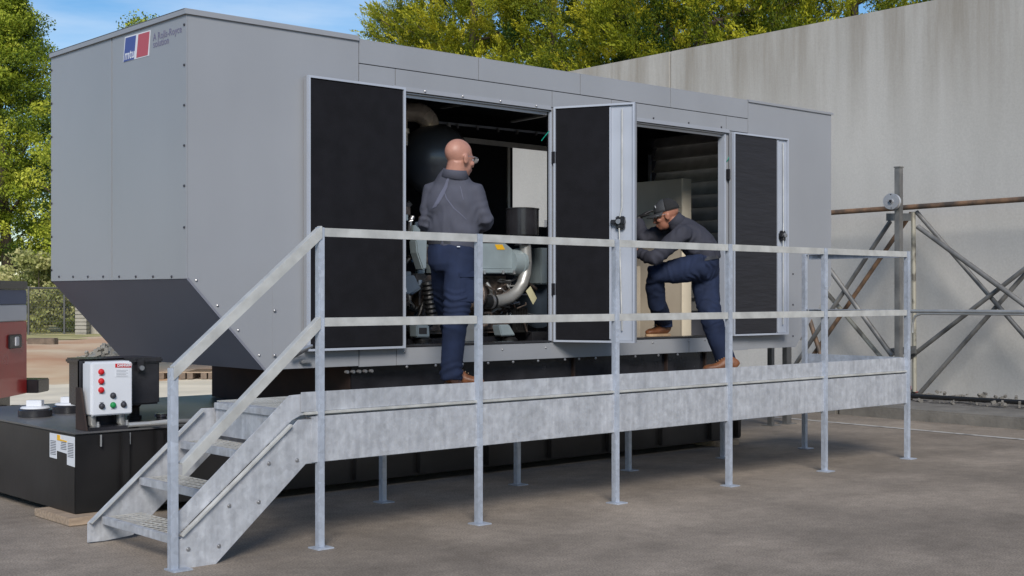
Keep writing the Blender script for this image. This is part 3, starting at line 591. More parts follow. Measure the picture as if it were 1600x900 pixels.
# rear wall with the opposite doorway standing open
ra, rb_ = at(796, 228, EY1), at(870, 356, EY1); rx0, rx1, rz0, rz1 = ra.x, ra.x + 1.2, rb_.z - .0, ra.z
b = MB(); yb0, yb1 = EY1 - .05, EY1
b.box(XL, rx0, yb0, yb1, EZ0, EZ1 - .01); b.box(rx1, EX1 - .01, yb0, yb1, EZC, EZ1 - .01); b.box(rx1, XR, yb0, yb1, EZ0, EZC); b.box(rx0, rx1, yb0, yb1, EZ0, rz0); b.box(rx0, rx1, yb0, yb1, rz1, EZ1 - .01)
b.prism([(EX0 + .01, yb0, EZC), (XL, yb0, EZ0 + .01), (XL, yb0, EZ1 - .01), (EX0 + .01, yb0, EZ1 - .01)], (0, .05, 0)); b.build('rear_wall', M['foam'], enc)
b = MB(); b.bar(at(632, 186, 10.0), at(858, 209, 10.0), (0, 0, 1), .02, .02); b.build('frame_rail', M['paint_in'], enc)
b = MB(); b.bar(at(700, 216, 10.12), at(858, 233, 10.12), (0, 0, 1), .05, .03); b.build('frame_rail', M['louvre'], enc)
b = MB(); b.bar(at(701, 193, 9.96), at(701, 216, 9.96), (1, 0, 0), .04, .02); b.build('frame_rail', M['alu'], enc)
b = MB(); b.bar(at(794.5, 228, 10.15), at(794.5, 372, 10.15), (1, 0, 0), .03, .02); b.build('frame_rail', M['louvre'], enc)
for a_, c_ in (((690, 168), (742, 160)), ((800, 190), (852, 180))):
    b = MB(); b.bar(at(*a_, 9.6), at(*c_, 8.9), (0, 0, 1), .02, .03); b.build('roof_rib', M['louvre'], enc)
b = MB()
for px in (715, 746, 778, 808, 838):
    c = at(px, 197 + (px - 715) * .1 , 9.97); b.box(c.x - .01, c.x + .01, c.y - .01, c.y + .01, c.z - .02, c.z + .02)
b.build('rail_studs', M['bolt'], enc)
# louvred bulkhead at the air end, with wire mesh
XV = 11.30
lv = MB().box(XV - .02, XV + .02, 8.075, 8.14, EZ0 + .06, EZ1 - .11).build('louvre_frame', M['louvre'], enc)
for k in range(15):
    z = 1.14 + k * .142; b = MB(); b.prism([(XV - .04, 8.14, z), (XV - .035, 8.14, z - .008), (XV + .05, 8.14, z + .150), (XV + .045, 8.14, z + .158)], (0, 2.0, 0)); b.build('louvre_blade', M['louvre'], lv)
c = atx(1013, 300, XV - .08); MB().box(XV - .08, XV - .06, c.y - .03, c.y + .03, 2.35, 3.05).build('mullion', M['paint_in'], enc)
b = MB()
for k in range(26): y = 8.16 + k * .035; b.box(XV - .165, XV - .162, y, y + .0022, EZ0 + .1, 3.1)
for k in range(60): z = 1.05 + k * .035; b.box(XV - .170, XV - .167, 8.14, 9.06, z, z + .0022)
b.build('wire_mesh', M['louvre'], enc)
# bay partition
# screws
def screw(p, n, r=.009, m_='darkbolt', par=None):
    p, n = Vector(p), Vector(n); b = MB(); b.loft([(p, r), (p + n * .006, r * .9), (p + n * .009, r * .4)], 8, (0, 0, 1) if abs(n.z) < .5 else (1, 0, 0)); return b.build('screw', M[m_], par or enc)
for y in (100, 163, 226, 289, 352, 417): c = at(291, y - 62, EY0); screw((EX0 - .007, EY0 + .02, at(292, y - 62 + 0, EY0).z), (-1, 0, 0))
for px in (94, 116, 139, 163, 188, 214, 241, 270): c = atx(px, 433.5, EX0); screw((EX0 - .007, c.y, c.z + .006), (-1, 0, 0))
for y in range(110, 430, 52): c = atx(83, y, EX0); screw((EX0 - .007, EY1 - .02, c.z), (-1, 0, 0))
for f in (.06, .33, .6, .88): screw((EX0 + (XL - EX0) * f + .03, EY0 - .007, EZC + (EZ0 - EZC) * f + .03), (0, -1, 0), m_='bolt')
for px in (660, 719, 778, 834): c = at(px, 130 + (px - 612) * .145 + 10, EY0); screw((c.x, EY0 - .031, OZ1 + .028), (0, -1, 0), m_='bolt')
for px in (1020, 1075, 1126): c = at(px, 200, EY0); screw((c.x, EY0 - .007, OZ1 + .06), (0, -1, 0), m_='darkbolt')
for px, py in ((630, 550), (783, 546), (851, 543), (1018, 535), (1074, 532), (1100, 531)): c = at(px, py, EY0); screw((c.x, EY0 - .013, c.z), (0, -1, 0), m_='bolt')
for px in (635, 680, 722, 762, 801, 840, 882, 904, 930, 992, 1028, 1058): c = at(px, 555, EY0); screw((c.x, EY0 - .004, EZ0 - .022), (0, -1, 0), .012, 'bolt')
for px, py in ((1238, 428), (1238, 476), (1238, 525)): c = at(px, py, EY0); screw((c.x, EY0 - .007, c.z), (0, -1, 0), m_='darkbolt')
for px, py in ((427, 485), (427, 555)): c = at(px, py, EY0); screw((c.x, EY0 - .018, c.z), (0, -1, 0), .011, 'bolt')
a_, c_ = at(424, 440, EY0), at(470, 558, EY0); panel(rect(a_.x, c_.x, c_.z, a_.z), 'access_panel', -.010, -.0065)
MB().box(c_.x - .02, c_.x + .06, EY0 - .05, EY0 - .012, .965, .99).build('lift_handle', M['bolt'], enc, bevel=.006)
a1, c1 = at(455, 556, 7.95), at(488, 540, 7.93); b = MB(); b.loft([(a1, .03, .012), (a1.lerp(c1, .5), .024, .012), (c1, .012, .012)], 10); b.build('door_stay', M['bolt'], enc, smooth=True)
# logo decal on the end wall
XD = EX0 - .007
def el(px, py, o_=0): p = atx(px, py, XD - o_); return p
lg = face_decal('logo_backing', [el(192.5, 97.5), el(195.5, 58), el(235.5, 47), el(233, 87)], M['whitel'], (-.0015, 0, 0), enc)
face_decal('logo_blue', [el(193.5, 97), el(196.8, 59.5), el(213, 55), el(209.8, 92.5)], M['blueink'], (-.003, 0, 0), lg)
face_decal('logo_red', [el(213.5, 90.5), el(216.8, 54), el(234.2, 49), el(231.2, 86)], M['redink'], (-.003, 0, 0), lg)
text('mtu', 'logo_lettering', M['whitel'], enc, el(194.3, 94.0, .0035), (0, -1, 0), (0, 0, 1), .098, .001, .0008, .15)
text('A Rolls-Royce', 'slogan_lettering', M['inkp'], enc, el(239, 64, .0005), (0, -1, 0), (0, 0, 1), .072, .001); text('solution', 'slogan_lettering', M['inkp'], enc, el(239, 75, .0005), (0, -1, 0), (0, 0, 1), .072, .001)
# doors
def door(hinge, ang, L, z0, z1, strip, foam, name='door'):
    """inner face looks to the viewer; a door lies along (cos,sin)(ang) from its hinge"""
    h = Vector((hinge[0], hinge[1], 0)); u = Vector((math.cos(ang), math.sin(ang), 0)); n = Vector((u.y, -u.x, 0))
    if n.y > 0: n = -n
    T = .05
    def bx(a, c, za, zb, d0, d1): return MB().obox(h + u * a + n * d0 + Zv * za, u * (c - a), n * (d1 - d0), Zv * (zb - za))
    d = bx(0, L, z0, z1, -T, -.012).build(name, M['paint'], enc, bevel=.003)
    fr = MB()
    for (a, c, za, zb) in ((0, .016, z0, z1), (L - .016, L, z0, z1), (.016, L - .016, z1 - .016, z1), (.016, L - .016, z0, z0 + .016)):
        fr.obox(h + u * a + n * -.012 + Zv * za, u * (c - a), n * .028, Zv * (zb - za))
    fr.build('door_frame', M['paint_in'], d)
    e = L - .018 - (strip or 0)
    bx(.018, e, z0 + .018, z1 - .018, -.011, .008).build('insulation', M[foam], d, bevel=.006)
    if strip:
        bx(e + .002, L - .018, z0 + .018, z1 - .018, -.0115, -.006).build('lock_channel', M['paint_in'], d)
        bx(e + .002, e + .014, z0 + .03, z1 - .03, -.0055, .014).build('channel_lip', M['paint_in'], d)
        rx_ = e + strip * .55; zl = z0 + (z1 - z0) * .505
        rp = [h + u * rx_ + n * .012 + Zv * (z1 - .05), h + u * rx_ + n * .016 + Zv * (zl + .12), h + u * (rx_ - .02) + n * .03 + Zv * zl, h + u * rx_ + n * .012 + Zv * (z0 + .1)]
        b = MB(); b.tube(rp, .006, 8); b.build('lock_rod', M['rail'], d)
        lk = bx(e + strip * .30, e + strip * .68, zl - .06, zl + .045, -.005, .035).build('latch', M['black'], d, bevel=.008)
        bx(e + strip * .1, e + strip * .7, zl - .020, zl + .016, .0, .05).build('latch_lever', M['black'], d, bevel=.006)
        c = h + u * (e + strip * .45) + n * .045 + Zv * zl; b = MB(); b.loft([(c, .022), (c + n * .012, .02)], 12, Zv); b.build('latch_boss', M['bolt'], d)
    return d
door((O1a - .008, EY0 - .075), math.pi, .862, 1.052, 3.01, 0, 'foam')
hx, hy_ = 7.652, EY0 - .03; ex_, ey_ = 7.955, 7.352
door((hx, hy_), math.atan2(ey_ - hy_, ex_ - hx), math.hypot(ex_ - hx, ey_ - hy_), 1.06, 3.022, .20, 'foam')
door((O2b + .045, EY0 - .075), R_(-1), .84, 1.062, 3.0, .16, 'foam_w')
door((O2a - .01, EY0 - .075), R_(180), .62, 1.062, 3.0, 0, 'foam')
for x, zs in ((O2b + .028, (1.5, 2.6)), (O1b + .022, (1.5, 2.6)), (O1a - .015, (1.5, 2.6))):
    for z in zs: MB().box(x - .012, x + .012, EY0 - .05, EY0 - .013, z - .05, z + .05).build('hinge', M['black'], enc, bevel=.003)
for a_, c_, d_ in (((622, 178), (628, 184), (631, 196)), ((858, 205), (852, 212), (846, 220)), ((1140, 243), (1137, 250), (1133, 256))):
    b = MB(); b.tube([at(*a_, 8.0), at(*c_, 8.0), at(*d_, 8.03)], .004, 6); b.build('retaining_cord', M['teal'], enc)

# ------------------------------------------------------------------ silencer, engine, cabinet inside
sl = empty('exhaust_silencer', at(678, 255, 9.1), 'round black silencer with a bent stainless exhaust pipe behind the bald man', 'silencer')
c = at(679, 250, 9.05); sr = 56 / FPX * (c.dot(Fv))
b = MB(); b.ell(c, sr, sr * .95, sr, n=40, m=26); b.build('silencer_body', M['silencer'], sl, smooth=True)
b = MB(); b.arc(c, (Rv), (0, 0, 1), sr + .002, .005, 0, 6.283, 40, 6); b.build('weld_seam', M['darkbolt'], sl)
ct = at(671, 202, 9.05); pr = 15.5 / FPX * ct.dot(Fv); Rb = .13
b = MB(); U = (Rv * .8 + Fv * .0); U = Rv
cc = ct + Zv * .02 - U * Rb
pts = [ct - Zv * .12, ct, ct + Zv * .02] + [cc + Zv * 0 + U * (Rb * math.cos(a)) + Zv * (Rb * math.sin(a)) for a in [R_(x) for x in range(10, 91, 10)]] + [cc + Zv * Rb - U * .12, cc + Zv * Rb - U * .5]
b.loft([(p, pr) for p in pts], 24, (.5, -.4, .1)); b.build('exhaust_elbow', M['steel'], sl, smooth=True)
b = MB(); b.loft([(ct - Zv * .03, pr + .008), (ct + Zv * .0, pr + .008)], 24); b.build('clamp', M['steel'], sl)
c2 = at(630, 205, 8.9); b = MB(); b.loft([(c2 - Zv * .12, .04), (c2 - Zv * .02, .04), (c2 - Zv * .019, .052), (c2 + Zv * .02, .052), (c2 + Zv * .021, .035), (c2 + Zv * .16, .035)], 16); b.build('riser_pipe', M['steel'], sl, smooth=True)

en = empty('diesel_engine', at(740, 530, 9.0), 'grey diesel engine with silver intake pipe visible through the left doorway', 'engine')
YE = 8.75
def q4(pts, y, d): return [at(px, py, y) for px, py in pts], (0, d, 0)
b = MB(); b.box(at(660, 500, YE).x, at(800, 500, YE).x, YE + .02, YE + .8, 1.12, 1.62); b.build('crankcase', M['cast'], en, bevel=.03)
pl, v = q4([(700, 380), (792, 380), (812, 397), (812, 424), (700, 424)], YE - .1, .35); b = MB(); b.prism(pl, v); b.build('rocker_cover', M['engine'], en, bevel=.025, smooth=True)
pl, v = q4([(700, 420), (806, 420), (806, 427), (700, 427)], YE - .12, .3); b = MB(); b.prism(pl, v); b.build('rocker_cover_flange', M['engine'], en, bevel=.006)
for px in (722, 757, 786, 803):
    c = at(px, 426, YE - .125); b = MB(); b.loft([(c - Zv * .012, .012), (c + Zv * .02, .012)], 8); b.build('flange_bolt', M['bolt'], en)
pl, v = q4([(773, 382), (785, 382), (789, 390), (777, 390)], YE - .104, .002); b = MB(); b.prism(pl, v); b.build('yellow_sticker', M['ylw'], en)
c = at(808, 410, YE - .06); b = MB(); b.loft([(c - Vector((.10, 0, 0)), .11), (c, .115), (c + Vector((.002, 0, 0)), .125), (c + Vector((.03, 0, 0)), .125), (c + Vector((.031, 0, 0)), .10), (c + Vector((.06, 0, 0)), .095)], 28, Zv); b.build('flange_ring', M['engine'], en, smooth=True, angle=30)
for k in range(8): a = k * .785; p = c + Vector((.03, .115 * math.cos(a), .115 * math.sin(a))); b = MB(); b.loft([(p, .009), (p + Vector((.014, 0, 0)), .009)], 6, Zv); b.build('flange_bolt', M['bolt'], en)
# air cleaner and intake pipe
ca = at(816, 326, YE - .12); ra_ = 26 / FPX * ca.dot(Fv); cb_ = at(816, 380, YE - .12)
b = MB(); b.loft([(cb_, ra_ * .55), (cb_ + Zv * .04, ra_ * .8), (cb_ + Zv * .07, ra_), (ca - Zv * .012, ra_), (ca - Zv * .010, ra_ * 1.03), (ca, ra_ * 1.03), (ca + Zv * .006, ra_ * .8)], 36); ac = b.build('air_cleaner', M['black'], en, smooth=True, angle=25)
nrm = -(Fv * .8 - Rv * .6); cl = ca + nrm.normalized() * (ra_ + .001) - Zv * .14; nn = nrm.normalized(); tt = nn.cross(Zv)
b = MB(); b.obox(cl + Rv * .1 - Fv * .05 - Zv * .03, Rv * .045 + Fv * .02, Fv * .003, Zv * .06); b.build('small_label', M['whitel'], ac)
pr_ = .052
pts = [at(820, 378, YE - .12), at(821, 392, YE - .12), at(822, 410, YE - .12), at(821, 428, YE - .12), at(816, 444, YE - .12), at(807, 457, YE - .12), at(795, 466, YE - .12), at(781, 470, YE - .12), at(770, 471.5, YE - .12)]
b = MB(); b.loft([(p, pr_) for p in pts], 22, (0, 1, 0)); b.build('intake_pipe', M['alu'], en, smooth=True)
b = MB(); b.loft([(at(772, 471, YE - .12), pr_ + .008), (at(755, 471.5, YE - .12), pr_ + .010)], 20, (0, 1, 0)); b.build('rubber_coupler', M['hose'], en, smooth=True, angle=30)
b = MB(); b.loft([(at(765, 471.2, YE - .12), pr_ + .014), (at(768, 471.2, YE - .12), pr_ + .014)], 20, (0, 1, 0)); b.build('clamp', M['bolt'], en)
b = MB(); b.loft([(at(814, 384, YE - .12), pr_ + .007), (at(814.3, 378, YE - .12), pr_ + .007)], 20, (0, 1, 0)); b.build('clamp', M['black'], en)
c = at(745, 462, YE - .10); b = MB(); b.loft([(c + Vector((-.06, 0, 0)), .10), (c + Vector((-.02, 0, 0)), .13), (c + Vector((.03, 0, 0)), .10), (c + Vector((.06, 0, 0)), .06)], 26, Zv); b.build('turbocharger', M['cast'], en, smooth=True)
rr = random.Random(9)
for k in range(60):         # pipework and hoses over the block
    x0, y0 = rr.uniform(745, 812), rr.uniform(428, 505); x1, y1 = x0 + rr.uniform(-30, 30), y0 + rr.uniform(-16, 26); yy = YE - rr.uniform(-.02, .1)
    mm = at((x0 + x1) / 2 + rr.uniform(-8, 8), (y0 + y1) / 2 + rr.uniform(-8, 8), yy - .02)
    b = MB(); b.tube([at(x0, y0, yy), at(x0, y0, yy).lerp(mm, .6), mm, mm.lerp(at(x1, y1, yy), .5), at(x1, y1, yy)], rr.uniform(.004, .016), 8); b.build('engine_pipe', M[rr.choice(['cast', 'cast', 'bolt', 'hose', 'alu', 'rust'])], en, smooth=True)
for k in range(22):
    x0, y0 = rr.uniform(628, 680), rr.uniform(300, 520); yy = 8.6 + rr.uniform(0, .2); x1, y1 = x0 + rr.uniform(-16, 22), y0 + rr.uniform(-10, 46)
    mm = at((x0 + x1) / 2 + rr.uniform(-8, 8), (y0 + y1) / 2 + rr.uniform(-8, 8), yy)
    b = MB(); b.tube([at(x0, y0, yy), at(x0, y0, yy).lerp(mm, .6), mm, mm.lerp(at(x1, y1, yy), .5), at(x1, y1, yy)], rr.uniform(.008, .024), 9); b.build('engine_hose', M[rr.choice(['hose', 'hose', 'hose', 'cast', 'engine_d', 'bolt'])], en, smooth=True)
for k in range(14):
    x0, y0 = rr.uniform(626, 676), rr.uniform(310, 500); c = at(x0, y0, 8.62 + rr.random() * .1); s = rr.uniform(.02, .06)
    b = MB(); b.box(c.x - s, c.x + s, c.y, c.y + s, c.z - s * rr.uniform(.5, 1.4), c.z + s); b.build('engine_bracket', M[rr.choice(['cast', 'engine_d', 'black', 'engine'])], en, bevel=.006)
b = MB(); rg = []
for k in range(18): p = at(668 + k * .5, 440 + k * 3.6, 8.52); rg.append((p, .06 if k % 2 else .048))
b.loft(rg, 18, (1, 0, 0)); b.build('bellows_hose', M['hose'], en, smooth=True, angle=25)
pl, v = q4([(650, 375), (668, 372), (667, 420), (661, 422), (652, 395)], 8.5, .1); b = MB(); b.prism(pl, v); b.build('bracket_casting', M['engine'], en, bevel=.01)
pl, v = q4([(626, 432), (648, 430), (657, 450), (640, 460), (628, 458)], 8.45, .08); b = MB(); b.prism(pl, v); b.build('controller', M['engine_d'], en, bevel=.006)
pl, v = q4([(625, 438), (632, 440), (636, 456), (627, 458)], 8.445, .003); b = MB(); b.prism(pl, v); b.build('controller_label', M['whitel'], en)
b = MB()
for yy in (442, 448): b.bar(at(626.5, yy, 8.443), at(633, yy + 1.3, 8.443), (0, 0, 1), .007, .001)
b.build('red_stripes', M['red'], en)
pl, v = q4([(651, 508), (671, 508), (672, 527), (652, 527)], 8.5, .1); b = MB(); b.prism(pl, v); b.build('engine_foot', M['engine'], en, bevel=.008)
pl, v = q4([(655, 512), (667, 512), (667, 522), (655, 522)], 8.497, .01); b = MB(); b.prism(pl, v); b.build('foot_recess', M['black'], en)
pl, v = q4([(780, 508), (796, 507), (806, 524), (784, 525)], 8.5, .1); b = MB(); b.prism(pl, v); b.build('engine_foot', M['engine'], en, bevel=.008)
for px in (661, 796): c = at(px, 530, 8.56); b = MB(); b.loft([(c - Zv * .03, .07), (c, .07), (c + Zv * .02, .05)], 18); b.build('rubber_mount', M['hose'], en, smooth=True)
b = MB(); b.box(at(726, 510, 8.6).x, at(750, 510, 8.6).x, 8.6, 8.7, 1.05, 1.25); b.build('side_cover', M['alu'], en, bevel=.01)
# alternator
al = empty('alternator', at(850, 530, 9.0), 'blue-grey alternator housing at the right edge of the left doorway', 'alternator')
c = at(868, 452, 8.95); b = MB(); b.loft([(c + Vector((-.25, 0, 0)), .30), (c + Vector((-.22, 0, 0)), .36), (c + Vector((.4, 0, 0)), .36)], 40, Zv); b.build('housing', M['engine_d'], al, smooth=True, angle=30)
c = at(857, 378, 8.8); b = MB(); b.box(c.x - .14, c.x + .4, 8.75, 9.1, 1.55, 1.88); b.build('terminal_box', M['engine'], al, bevel=.01)
b = MB(); b.box(c.x - .3, c.x + .5, 8.7, 9.3, .985, 1.12); b.build('base_frame', M['black'], al)
b = MB(); 
for k in range(9): q = at(803 + k * 2.6, 470, 8.68); b.box(q.x, q.x + .006, 8.68, 8.70, 1.12, 1.34)
b.build('fan_guard', M['hose'], al)
b = MB(); b.box(at(640, 530, 8.6).x, at(800, 530, 8.6).x, 8.62, 9.4, .985, 1.09); b.build('base_rail', M['black'], en)
# tag hanging from the intake pipe
pq = [at(829, 447, 8.55), at(839, 466, 8.55), at(833, 476, 8.55), at(822, 455, 8.55)]
b = MB(); b.prism(pq, (0, .003, 0)); b.build('paper_tag', M['tag'], en)
# beige duct cabinet in the right bay
ck = empty('beige_cabinet', (10.4, 9.5, 1.0), 'flat beige cabinet inside the right doorway behind the crouching man', 'cabinet')
zt = atx(1078, 280, 10.45).z
b = MB(); b.box(10.33, 10.45, atx(1078, 280, 10.45).y + .004, 10.12, .985, zt); b.build('cabinet_body', M['beige'], ck, bevel=.004)
ye_ = atx(1078, 280, 10.45).y; MB().box(10.315, 10.45, ye_ - .02, ye_, .985, zt).build('lit_edge', M['cream'], ck, bevel=.003)  # sunlit edge face of the cabinet, its light put into the cream colour
c = atx(1003, 470, 10.2); MB().box(9.95, 10.15, 9.30, 9.7, 1.0, 1.75).build('lower_module', M['beige'], ck, bevel=.006)
MB().box(9.80, 9.94, 9.32, 9.66, 1.4, 2.0).build('junction_box', M['rust'], ck, bevel=.006)

# ------------------------------------------------------------------ access platform with stairs
PY, PB, DZ = 6.367, 7.47, .773
pf = empty('access_platform', (PX0 := 4.25, PY, 0), 'galvanized steel access platform with stairs and handrails along the enclosure', 'platform')
posts = [4.250, 5.445, 6.700, 7.945, 9.185, 10.435]
ZT, ZM = 1.838, 1.320
def Lpost(x, y, z0, z1, w_=.037, mirror=1, name='post', foot=True):
    b = MB(); b.box(x, x + w_, y - .006, y, z0, z1); b.box(x, x + .006, y + .0005, y + w_, z0, z1); o = b.build(name, M['post'], pf, bevel=.0015)
    if foot: MB().box(x - .035, x + w_ + .035, y - .05, y + w_ + .02, .001, .009).build('foot_plate', M['post'], o)
    return o
for x in posts: Lpost(x - .02, PY - .007, .009, ZT)
for x in (5.52, 6.79, 8.03, 9.26): Lpost(x - .02, PB + .01, .009, DZ - .03)
Lpost(10.40, PB - .03, .009, ZT)
# rails: angle iron between posts
def rail(x0, x1, z, name):
    b = MB(); b.box(x0, x1, PY - .004, PY + .002, z - .05, z); b.box(x0, x1, PY + .0025, PY + .048, z - .006, z); return b.build(name, M['rail'], pf, bevel=.001)
for i in range(5):
    a, c = posts[i] + .020, posts[i + 1] - .024
    rail(a, c, ZT - .002, 'top_rail'); rail(a, c, ZM, 'mid_rail')
for z, nm in ((ZT - .002, 'end_top_rail'), (ZM, 'end_mid_rail')):
    b = MB(); b.box(10.452, 10.458, PY + .0, PB - .04, z - .05, z); b.box(10.41, 10.4515, PY + .05, PB - .04, z - .006, z); b.build(nm, M['post'], pf)
# channel, ledge and toe plate
for i in range(5):
    a, c = posts[i] + .020, posts[i + 1] - .024
    if i == 0: a = posts[0] - .1
zc0, zc1 = .495, .757
b = MB(); b.box(4.19, 10.45, PY + .004, PY + .012, zc0, zc1); b.box(4.19, 10.45, PY + .0125, PY + .06, zc1 - .007, zc1); b.box(4.19, 10.45, PY + .0125, PY + .06, zc0, zc0 + .007); b.build('front_channel', M['galv'], pf, bevel=.002)
b = MB(); b.box(4.15, 10.45, PY + .002, PY + .05, zc1 + .012, zc1 + .028); b.build('ledge_angle', M['rail'], pf, bevel=.002)
b = MB(); b.box(4.13, 7.3, PY + .020, PY + .026, zc1 + .029, .898); b.box(7.302, 10.45, PY + .020, PY + .026, zc1 + .029, .898); b.build('toe_plate', M['galv'], pf, bevel=.001)
b = MB(); b.box(4.19, 10.45, PB, PB + .008, zc0 + .08, zc1); b.build('rear_channel', M['galv'], pf)
b = MB(); b.box(10.452, 10.458, PY + .05, PB, zc0 + .02, .898); b.build('end_channel', M['post'], pf)
for x in (5.4, 6.6, 7.8, 9.0): MB().box(x, x + .05, PY + .014, PB - .002, zc1 - .12, zc1 - .03).build('joist', M['galv'], pf)
def grating(x0, x1, y0, y1, z, nx, ny, name, nose=True, th=.025):
    b = MB()
    for k in range(ny): y = y0 + (y1 - y0) * k / (ny - 1); b.box(x0, x1, y - .002, y + .002, z - th, z)
    for k in range(nx): x = x0 + (x1 - x0) * k / (nx - 1); b.box(x - .003, x + .003, y0, y1, z - min(th * .5, .0045), z - .001)
    o = b.build(name, M['rail'], pf)
    if nose: MB().box(x0 - .034, x0 - .004, y0, y1, z - .04, z + .004).build('nosing', M['galv'], o, bevel=.002); MB().box(x0 - .0, x1, y0 - .008, y0 - .003, z - .045, z).build('tread_end', M['galv'], o)
    return o
grating(4.20, 10.44, PY + .07, PB - .01, DZ + .012, 150, 24, 'deck_grating', False, .03)
b = MB(); b.box(4.12, 4.195, PY + .07, 7.36, DZ - .03, DZ + .01); b.build('landing_nosing', M['galv'], pf, bevel=.003)
b = MB(); b.box(4.135, 4.142, PY + .07, 7.36, .58, DZ - .031); b.build('landing_riser', M['galv'], pf)
for k, (z, x0) in enumerate(((.152, 3.385), (.359, 3.62), (.556, 3.885))): grating(x0 + .035, x0 + .255, 6.425, 7.36, z, 5, 17, 'tread', True, .007)
# stringers
def st(px, py, y=PY): return at(px, py, y)
fr_ = [(264, 878), (264, 843), (282, 843), (452, 672), (466, 656), (508, 654), (506, 722), (478, 725), (337, 882), (292, 889), (264, 893)]
b = MB(); b.prism([st(*p, PY + .012) for p in fr_], (0, .008, 0)); s1 = b.build('stringer', M['galv'], pf, bevel=.002)
up = [(266, 812), (282, 797), (452, 618), (500, 613), (500, 645), (470, 649), (456, 657), (282, 832), (266, 848)]
b = MB(); b.prism([st(*p, PY + .030) for p in up], (0, .006, 0)); b.build('stringer_upstand', M['galv'], pf, bevel=.001)
b = MB(); t0, t1 = st(283, 838, PY + .004), st(455, 664, PY + .004); b.bar(t0, t1, (0, 1, 0), .03, .014); b.build('stringer_ledge', M['rail'], pf, bevel=.002)
for px, py in ((294, 858), (342, 853), (358, 790), (404, 784), (420, 724), (464, 719)):
    c = st(px, py, PY + .011); b = MB(); b.loft([(c, .012), (c - Vector((0, .003, 0)), .012), (c - Vector((0, .0035, 0)), .008), (c - Vector((0, .009, 0)), .007)], 10, Zv); b.build('bolt', M['bolt'], pf)
bk = [(137, 848), (137, 817), (315, 638), (338, 637), (400, 637), (400, 722), (331, 708), (208, 836), (165, 845)]
YB = 7.385
bkw = [gz(137, 850), ]
def sb_(px, py): return at(px, py, YB)
b = MB(); b.prism([sb_(*p) for p in bk], (0, .008, 0)); b.build('stringer', M['galv'], pf, bevel=.002)
b = MB(); b.bar(sb_(139, 817) + Vector((0, -.02, 0)), sb_(315, 640) + Vector((0, -.02, 0)), (0, 1, 0), .035, .008); b.build('stringer_flange', M['rail'], pf)
# stair handrail
hx0 = at(266, 575, PY).x
b = MB(); b.box(hx0, hx0 + .042, PY - .012, PY - .006, .0, 1.067); b.box(hx0, hx0 + .006, PY - .0055, PY + .033, .0, 1.067); o = b.build('stair_post', M['post'], pf, bevel=.0015)
MB().box(hx0 - .01, hx0 + .10, PY - .06, PY + .05, .001, .009).build('foot_plate', M['post'], o)
for (a, c, nm) in ((Vector((hx0 + .012, PY - .0215, 1.055)), Vector((4.245, PY - .0215, ZT - .012)), 'stair_top_rail'), (Vector((hx0 + .06, PY - .0215, .545)), Vector((4.235, PY - .0215, ZM - .012)), 'stair_mid_rail')):
    b = MB(); dd = (c - a); b.prism([a + Zv * .018, a - Zv * .05, c - Zv * .05, c + Zv * .018], (0, .006, 0)); b.prism([a + Zv * .02 + Vector((0, .0065, 0)), a + Zv * .012 + Vector((0, .0065, 0)), c + Zv * .012 + Vector((0, .0065, 0)), c + Zv * .02 + Vector((0, .0065, 0))], (0, .042, 0)); b.build(nm, M['rail'], pf)

# ------------------------------------------------------------------ pipe truss in front of the wall
def wt(px, py, off=.5):      # sight line meets the plane parallel to the wall
    d = ray(px, py); n = WN; o0 = Vector((0, 0, CH)); return o0 + d * (((WB + n * off) - o0).dot(n) / d.dot(n))
tz = empty('pipe_truss', wt(1430, 633), 'weathered pipe truss gate with crossed braces standing before the concrete wall', 'gate')
def pipe(name, a, c, r, m_, off=.5, off2=None): b = MB(); b.tube([wt(*a, off), wt(*c, off if off2 is None else off2)], r, 14); return b.build(name, M[m_], tz, smooth=True)
pipe('top_pipe', (1230, 337), (1720, 303), .035, 'rustpipe')
pipe('upright', (1427, 331), (1429, 612), .030, 'palepipe', .46)
pipe('brace', (1424, 333), (1236, 605), .030, 'rustpipe', .44); pipe('brace', (1391, 346), (1228, 592), .030, 'greypipe', .58)
pipe('brace', (1432, 331), (1640, 570), .030, 'greypipe', .44); pipe('brace', (1434, 354), (1640, 505), .034, 'greypipe', .6)
pipe('brace', (1398, 577), (1640, 390), .030, 'greypipe', .5); pipe('brace', (1434, 618), (1640, 385), .030, 'greypipe', .4)
pipe('brace', (1394, 556), (1290, 412), .034, 'greypipe', .6); pipe('brace', (1378, 560), (1290, 455), .030, 'palepipe', .44); pipe('brace', (1284, 560), (1262, 490), .034, 'rustpipe', .5)
pipe('bottom_pipe', (1230, 634), (1720, 642), .030, 'greypipe', .3)
b = MB(); b.obox(wt(1386, 345, .55), wt(1424, 345, .55) - wt(1386, 345, .55), WN * .02, Zv * .10); b.build('gusset_plate', M['greypipe'], tz)
b = MB(); b.obox(wt(1390, 556, .55), wt(1432, 552, .55) - wt(1390, 556, .55), WN * .02, Zv * .10); b.build('gusset_plate', M['greypipe'], tz)
b = MB(); b.prism([wt(1422, 612, .4), wt(1441, 614, .4), wt(1434, 628, .4), wt(1428, 628, .4)], WN * .03); b.build('foot_gusset', M['greypipe'], tz)
c = wt(1424, 611, .36); b = MB(); b.obox(c, WD * .02, WN * .03, Zv * .07); b.obox(c + WD * .12, WD * -.24, WN * .015, Zv * -.02); b.build('red_tie', M['trred'], tz)
b = MB(); c0, c1 = wt(1668, 488, .8), wt(1422, 486, .8); b.tube([c0, c1], .026, 12); b.tube([wt(1668, 492, .8), wt(1440, 490, .8), wt(1430, 494, .8), wt(1426, 505, .8), wt(1426, 520, .8)], .016, 10); b.build('grey_rail', M['alu'], tz, smooth=True)
